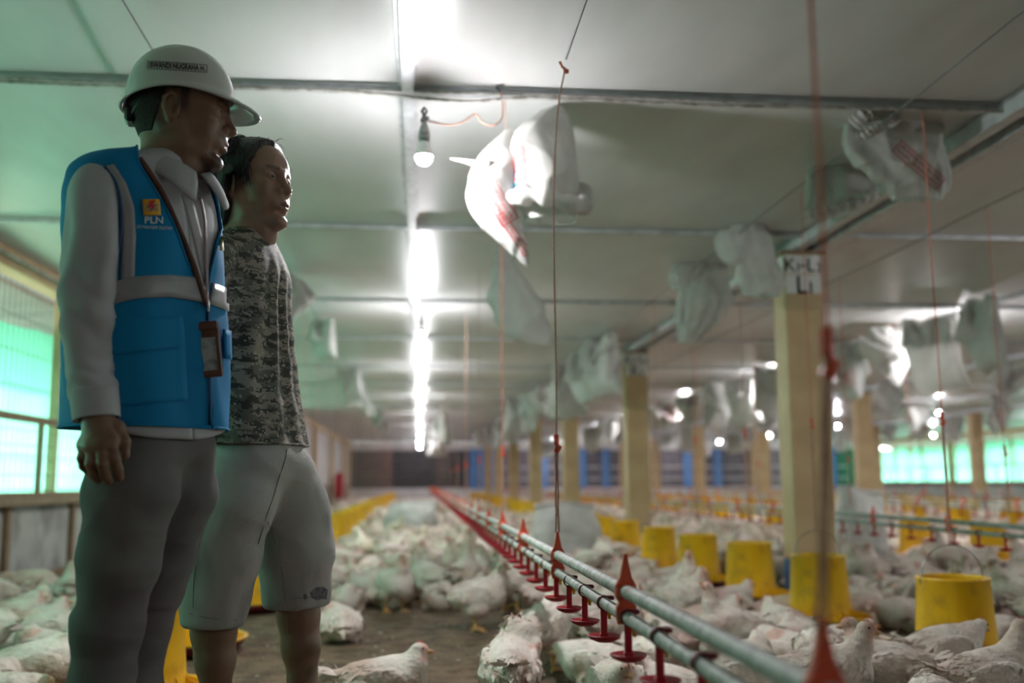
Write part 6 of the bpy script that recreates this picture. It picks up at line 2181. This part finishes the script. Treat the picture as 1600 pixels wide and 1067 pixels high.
# rz: 0 faces right, pi faces left, -pi/2 faces the viewer
near = [('sit', 598, 1102, -.10, 'white chicken sitting alone on the bare litter at the bottom, facing right', 1.12),
        ('preen', 797, 1125, 1.5, 'scruffy white chicken seen from behind at the bottom, neck bent round to preen', 1.12),
        ('drink', 850, 1048, .9, 'dirty-breasted chicken reaching up to a red drinker cup', 1.12),
        ('stand', 746, 984, .0, 'white chicken standing in profile, facing right, in the middle of the bare litter', 1.12),
        ('stand', 617, 956, -1.25, 'white chicken standing on orange legs, facing the viewer, left of the bare litter', 1.12),
        ('tucked', 530, 999, 1.75, 'ruffled chicken lying in a heap beside the bare shin of the second man', 1.12),
        ('sit_turned', 712, 928, 1.7, 'chicken sitting with its back turned, behind the one standing in profile', 1.0),
        ('stand', 742, 925, 2.4, 'long-necked chicken with a brown breast, standing near the drinker cups', 1.1),
        ('sit_low', 935, 1066, 2.6, 'chicken lying tail first under the nearest drinker cups', 1.1),
        ('stand_low', 965, 1150, -1.6, 'out-of-focus chicken neck at the very bottom, close to the viewer', 1.0),
        ('sit', 1217, 975, -.05, 'small white chicken sitting beside the blue foot of the column', 1.0),
        ('sit', 1318, 1050, .05, 'large cream-headed chicken sitting in front of the feeder, facing right', 1.1),
        ('stand', 1393, 1115, 2.9, 'pink-faced chicken head poking up at the bottom right', 1.0),
        ('stand_low', 1478, 1085, .1, 'large ragged chicken standing before the nearest feeder', 1.05),
        ('stand', 1548, 1150, .1, 'blurred chicken head at the bottom right corner', 1.1),
        ('tucked', 1235, 1050, 2.4, 'hunched chicken with its head hidden, left of the large cream-headed one', 1.15),
        ('sit_low', 1150, 1008, -.3, 'chicken lying with red face towards the drinker pipe', 1.1),
        ('sit', 1115, 985, -.2, 'chicken sitting between the pipe and the yellow feeders, head up', 1.0),
        ('stand', 1065, 975, -.6, 'white chicken looking right, just behind the thick grey pipe', 1.0),
        ('sit', 1140, 955, -.3, 'chicken looking right at the rim of a yellow feeder', 1.0),
        ('sit_turned', 1085, 930, .4, 'pair-forming chicken with raised head by the feeder pan', .95),
        ('tucked', 60, 1075, .2, 'ruffled chicken lying at the bottom left corner', 1.25),
        ('sit_low', 75, 1010, .2, 'chicken lying near the wall at the left edge, second from the bottom', 1.15),
        ('sit', 20, 985, .1, 'chicken sitting at the left edge below the concrete dado', 1.05),
        ('sit', 92, 955, 2.9, 'chicken with raised head beside the helmeted man at the left', 1.05),
        ('peck', 845, 975, .5, 'chicken with lowered head under the row of drinker cups', 1.0),
        ('sit', 1560, 960, .2, 'chicken sitting at the right edge behind the nearest feeder', 1.05),
        ('stand', 800, 955, .8, 'greenish-lit chicken standing under the drinker cups, head up', 1.05)]
for k, px, py, rz, lb_, sc in near:
    p = G(px, py); bird(k, p[0], p[1], rz, lb_, gN, sc * .90)

fpos = [(o.location.x, o.location.y) for o in C.objects if o.parent is None and o.name.startswith('feeder')]
solid = [(x, y, .36) for x, y in fpos] + [(x, y, .33) for x in (2.39, 7.22, 11.98) for y in COLY] + [(o.location.x, o.location.y, .5) for o in C.objects if o.parent is None and o.name.startswith('feed_sack')]
men = [(P(222, 700, YA)[0], YA, .55), (P(405, 760, YB)[0], YB, .55)]
grid = {}
def free(x, y, md):
    gx_, gy_ = int(x / .5), int(y / .5)
    for a in (-1, 0, 1):
        for b in (-1, 0, 1):
            for (u, v, r_) in grid.get((gx_ + a, gy_ + b), ()):
                if (u - x) ** 2 + (v - y) ** 2 < max(md, r_) ** 2: return False
    return True
def reg(x, y, r_): grid.setdefault((int(x / .5), int(y / .5)), []).append((x, y, r_))
for x, y in placed: reg(x, y, .24)
for x, y, r_ in solid + men: reg(x, y, r_)


def open_floor(x, y):
    """the bare patch in front, and the strip right under the cups"""
    if y < 5.75 and -1.3 < x < .30: return True
    if y < 2.5: return True
    if x < -1.2 and y < 3.2: return True
    for fx_, fy_ in fpos:
        if abs(x - fx_) < .27 and fy_ - .85 < y < fy_ and fx_ > 0 and y < 8: return True
    if .25 <= x < .80 and y < 5.75: return True
    return False


def in_view(x, y):
    q = proj((x, y, .1))[0]
    return -60 < q[0] < 1660 and q[1] < 1180


cand = []
r2 = random.Random(3)
tries = 0
while tries < 60000:
    tries += 1
    y = 2.6 + 31 * r2.random() ** 1.35; x = XL + .34 + r2.random() * min(XR - XL - .7, 3.2 + .72 * y)
    if open_floor(x, y) or not in_view(x, y): continue
    if y > 9 and x > 2.6 and r2.random() < .15: continue
    md = .215 if y > 5.5 else .24
    if not free(x, y, md): continue
    reg(x, y, md); cand.append((x, y))
cand.sort(key=lambda p: p[1] + .15 * abs(p[0]))
N_IND = 300 - len(near)
wts = ['sit'] * 5 + ['sit_turned'] * 4 + ['sit_low'] * 4 + ['tucked'] * 4 + ['stand'] * 3 + ['stand_low'] * 1 + ['drink'] + ['preen'] + ['peck']
def zone(x, y):
    far = 'far' if y > 7.0 else 'near'
    if x < -1.15: return f'in the {far} flock along the left wall'
    if x < .35: return f'in the {far} flock left of the drinker line'
    if x < 1.7: return f'in the {far} crowd between pipes and feeders'
    if x < 2.9: return f'in the {far} flock among feeders and columns'
    return f'in the {far} flock past the green pipes'
posew = {'sit': 'sitting head up', 'sit_turned': 'sitting head turned', 'sit_low': 'lying head low', 'tucked': 'lying head tucked', 'stand': 'standing upright', 'stand_low': 'standing neck forward', 'drink': 'reaching up', 'peck': 'pecking down', 'preen': 'preening'}
for (x, y) in cand[:N_IND]:
    k = r2.choice(wts)
    if abs(x - .395) < .22 and y > 3: k = r2.choice(['drink', 'drink', 'stand', 'sit'])
    z_ = zone(x, y)
    bird(k, x, y, r2.uniform(-PI, PI) if r2.random() < .6 else r2.choice((-.4, .3, 2.8, 1.2)), 'white chicken ' + posew[k] + ', ' + z_, z_ + ', ' + posew[k], r2.uniform(.86, 1.0))
# the rest of the flock, past the limit of single birds: one mesh of simpler birds
low = []
for neck, hd_, lift, kw in (([(.07, 0, .03), (.105, 0, .085), (.118, 0, .135)], (1, 0, 0), .165, {}), ([(.07, 0, .02), (.105, 0, .062), (.112, 0, .10)], (1, .2, 0), .078, dict(splay=.25)), ([(.08, 0, .01), (.125, 0, .028), (.155, 0, .036)], (1, 0, -.2), .074, dict(splay=.3)), ([(.07, 0, .02), (.085, .02, .055), (.05, .035, .065)], (-.7, .6, -.2), .072, dict(splay=.3, droop=.03))):
    f, hd, RH_ = bird_field(neck, hd_, lift, .021, **kw)
    f.clip(lambda x, y, z: -(z + lift - .004) if lift < .1 else -(z + .11))
    V, Q = f.mesh(0); V = V + (0, 0, lift)
    if lift > .1: pass
    low.append((V, Q))
VV = []; QQ = []; CC = []; n = 0
for (x, y) in cand[N_IND:]:
    V, Q = low[r2.choice((0, 1, 1, 2, 2, 3, 3))]
    a = r2.uniform(-PI, PI); c_, s_ = math.cos(a), math.sin(a); sc = r2.uniform(.86, 1.0)
    W_ = np.stack([x + sc * (V[:, 0] * c_ - V[:, 1] * s_), y + sc * (V[:, 0] * s_ + V[:, 1] * c_), V[:, 2] * sc], 1)
    VV.append(W_); QQ.append(Q + n); n += len(V); t_ = r2.uniform(.82, 1.06); CC.append(np.full((len(V), 3), t_) * np.array((1, r2.uniform(.94, 1), r2.uniform(.88, 1))))
o = link('distant_flock', fast_mesh('distant_flock', np.concatenate(VV), np.concatenate(QQ), cols=np.concatenate(CC)), M['plumage'])
tag(o, 'distant mass of white chickens covering the litter to the far end', 'chickens', None, 'stuff')
print('BIRDS', len(cand), len(placed), n)

# bits of down and droppings on the bare litter
mb = MB()
for i in range(520):
    x, y = r2.uniform(-1.8, 3.0), r2.uniform(2.6, 6.5); s = r2.uniform(.004, .014)
    a = r2.uniform(0, PI)
    V = [(x + s * math.cos(a + k * 1.05) * r2.uniform(.5, 1.2), y + s * math.sin(a + k * 1.05) * r2.uniform(.5, 1), .006 + r2.uniform(0, .004)) for k in range(6)]
    mb.add(V + [(x, y, .013)], [(k, (k + 1) % 6, 6) for k in range(6)], True)
o = link('feather_litter', mb, mat('down_tufts', (.46, .40, .34), .9, (.25, .19, .14), 4)); tag(o, 'scattered bits of white down on the brown litter', 'litter', None, 'stuff')
# ------------------------------------------------------------------ things alike are told apart by their order from the viewer
ORD = 'nearest,second,third,fourth,fifth,sixth,seventh,eighth,ninth,tenth,eleventh,twelfth,thirteenth,fourteenth,fifteenth,sixteenth,seventeenth,eighteenth,nineteenth,twentieth'.split(',')
def ordinal(i):
    if i < 20: return ORD[i]
    return 'twenty-' + ['first', 'second', 'third', 'fourth', 'fifth', 'sixth', 'seventh', 'eighth', 'ninth'][i - 20] if i < 29 else None
same = {}
for o in C.objects:
    if o.parent is None and o.get('label') and o.get('category'):
        same.setdefault(o['label'], []).append(o)
for lb_, os_ in same.items():
    if len(os_) < 2: continue
    os_.sort(key=lambda o: (round(o.location.y, 2), o.location.x))
    for i, o in enumerate(os_):
        w_ = ordinal(i)
        if w_: o['label'] = lb_ + (', nearest' if i == 0 else f', {w_} nearest')
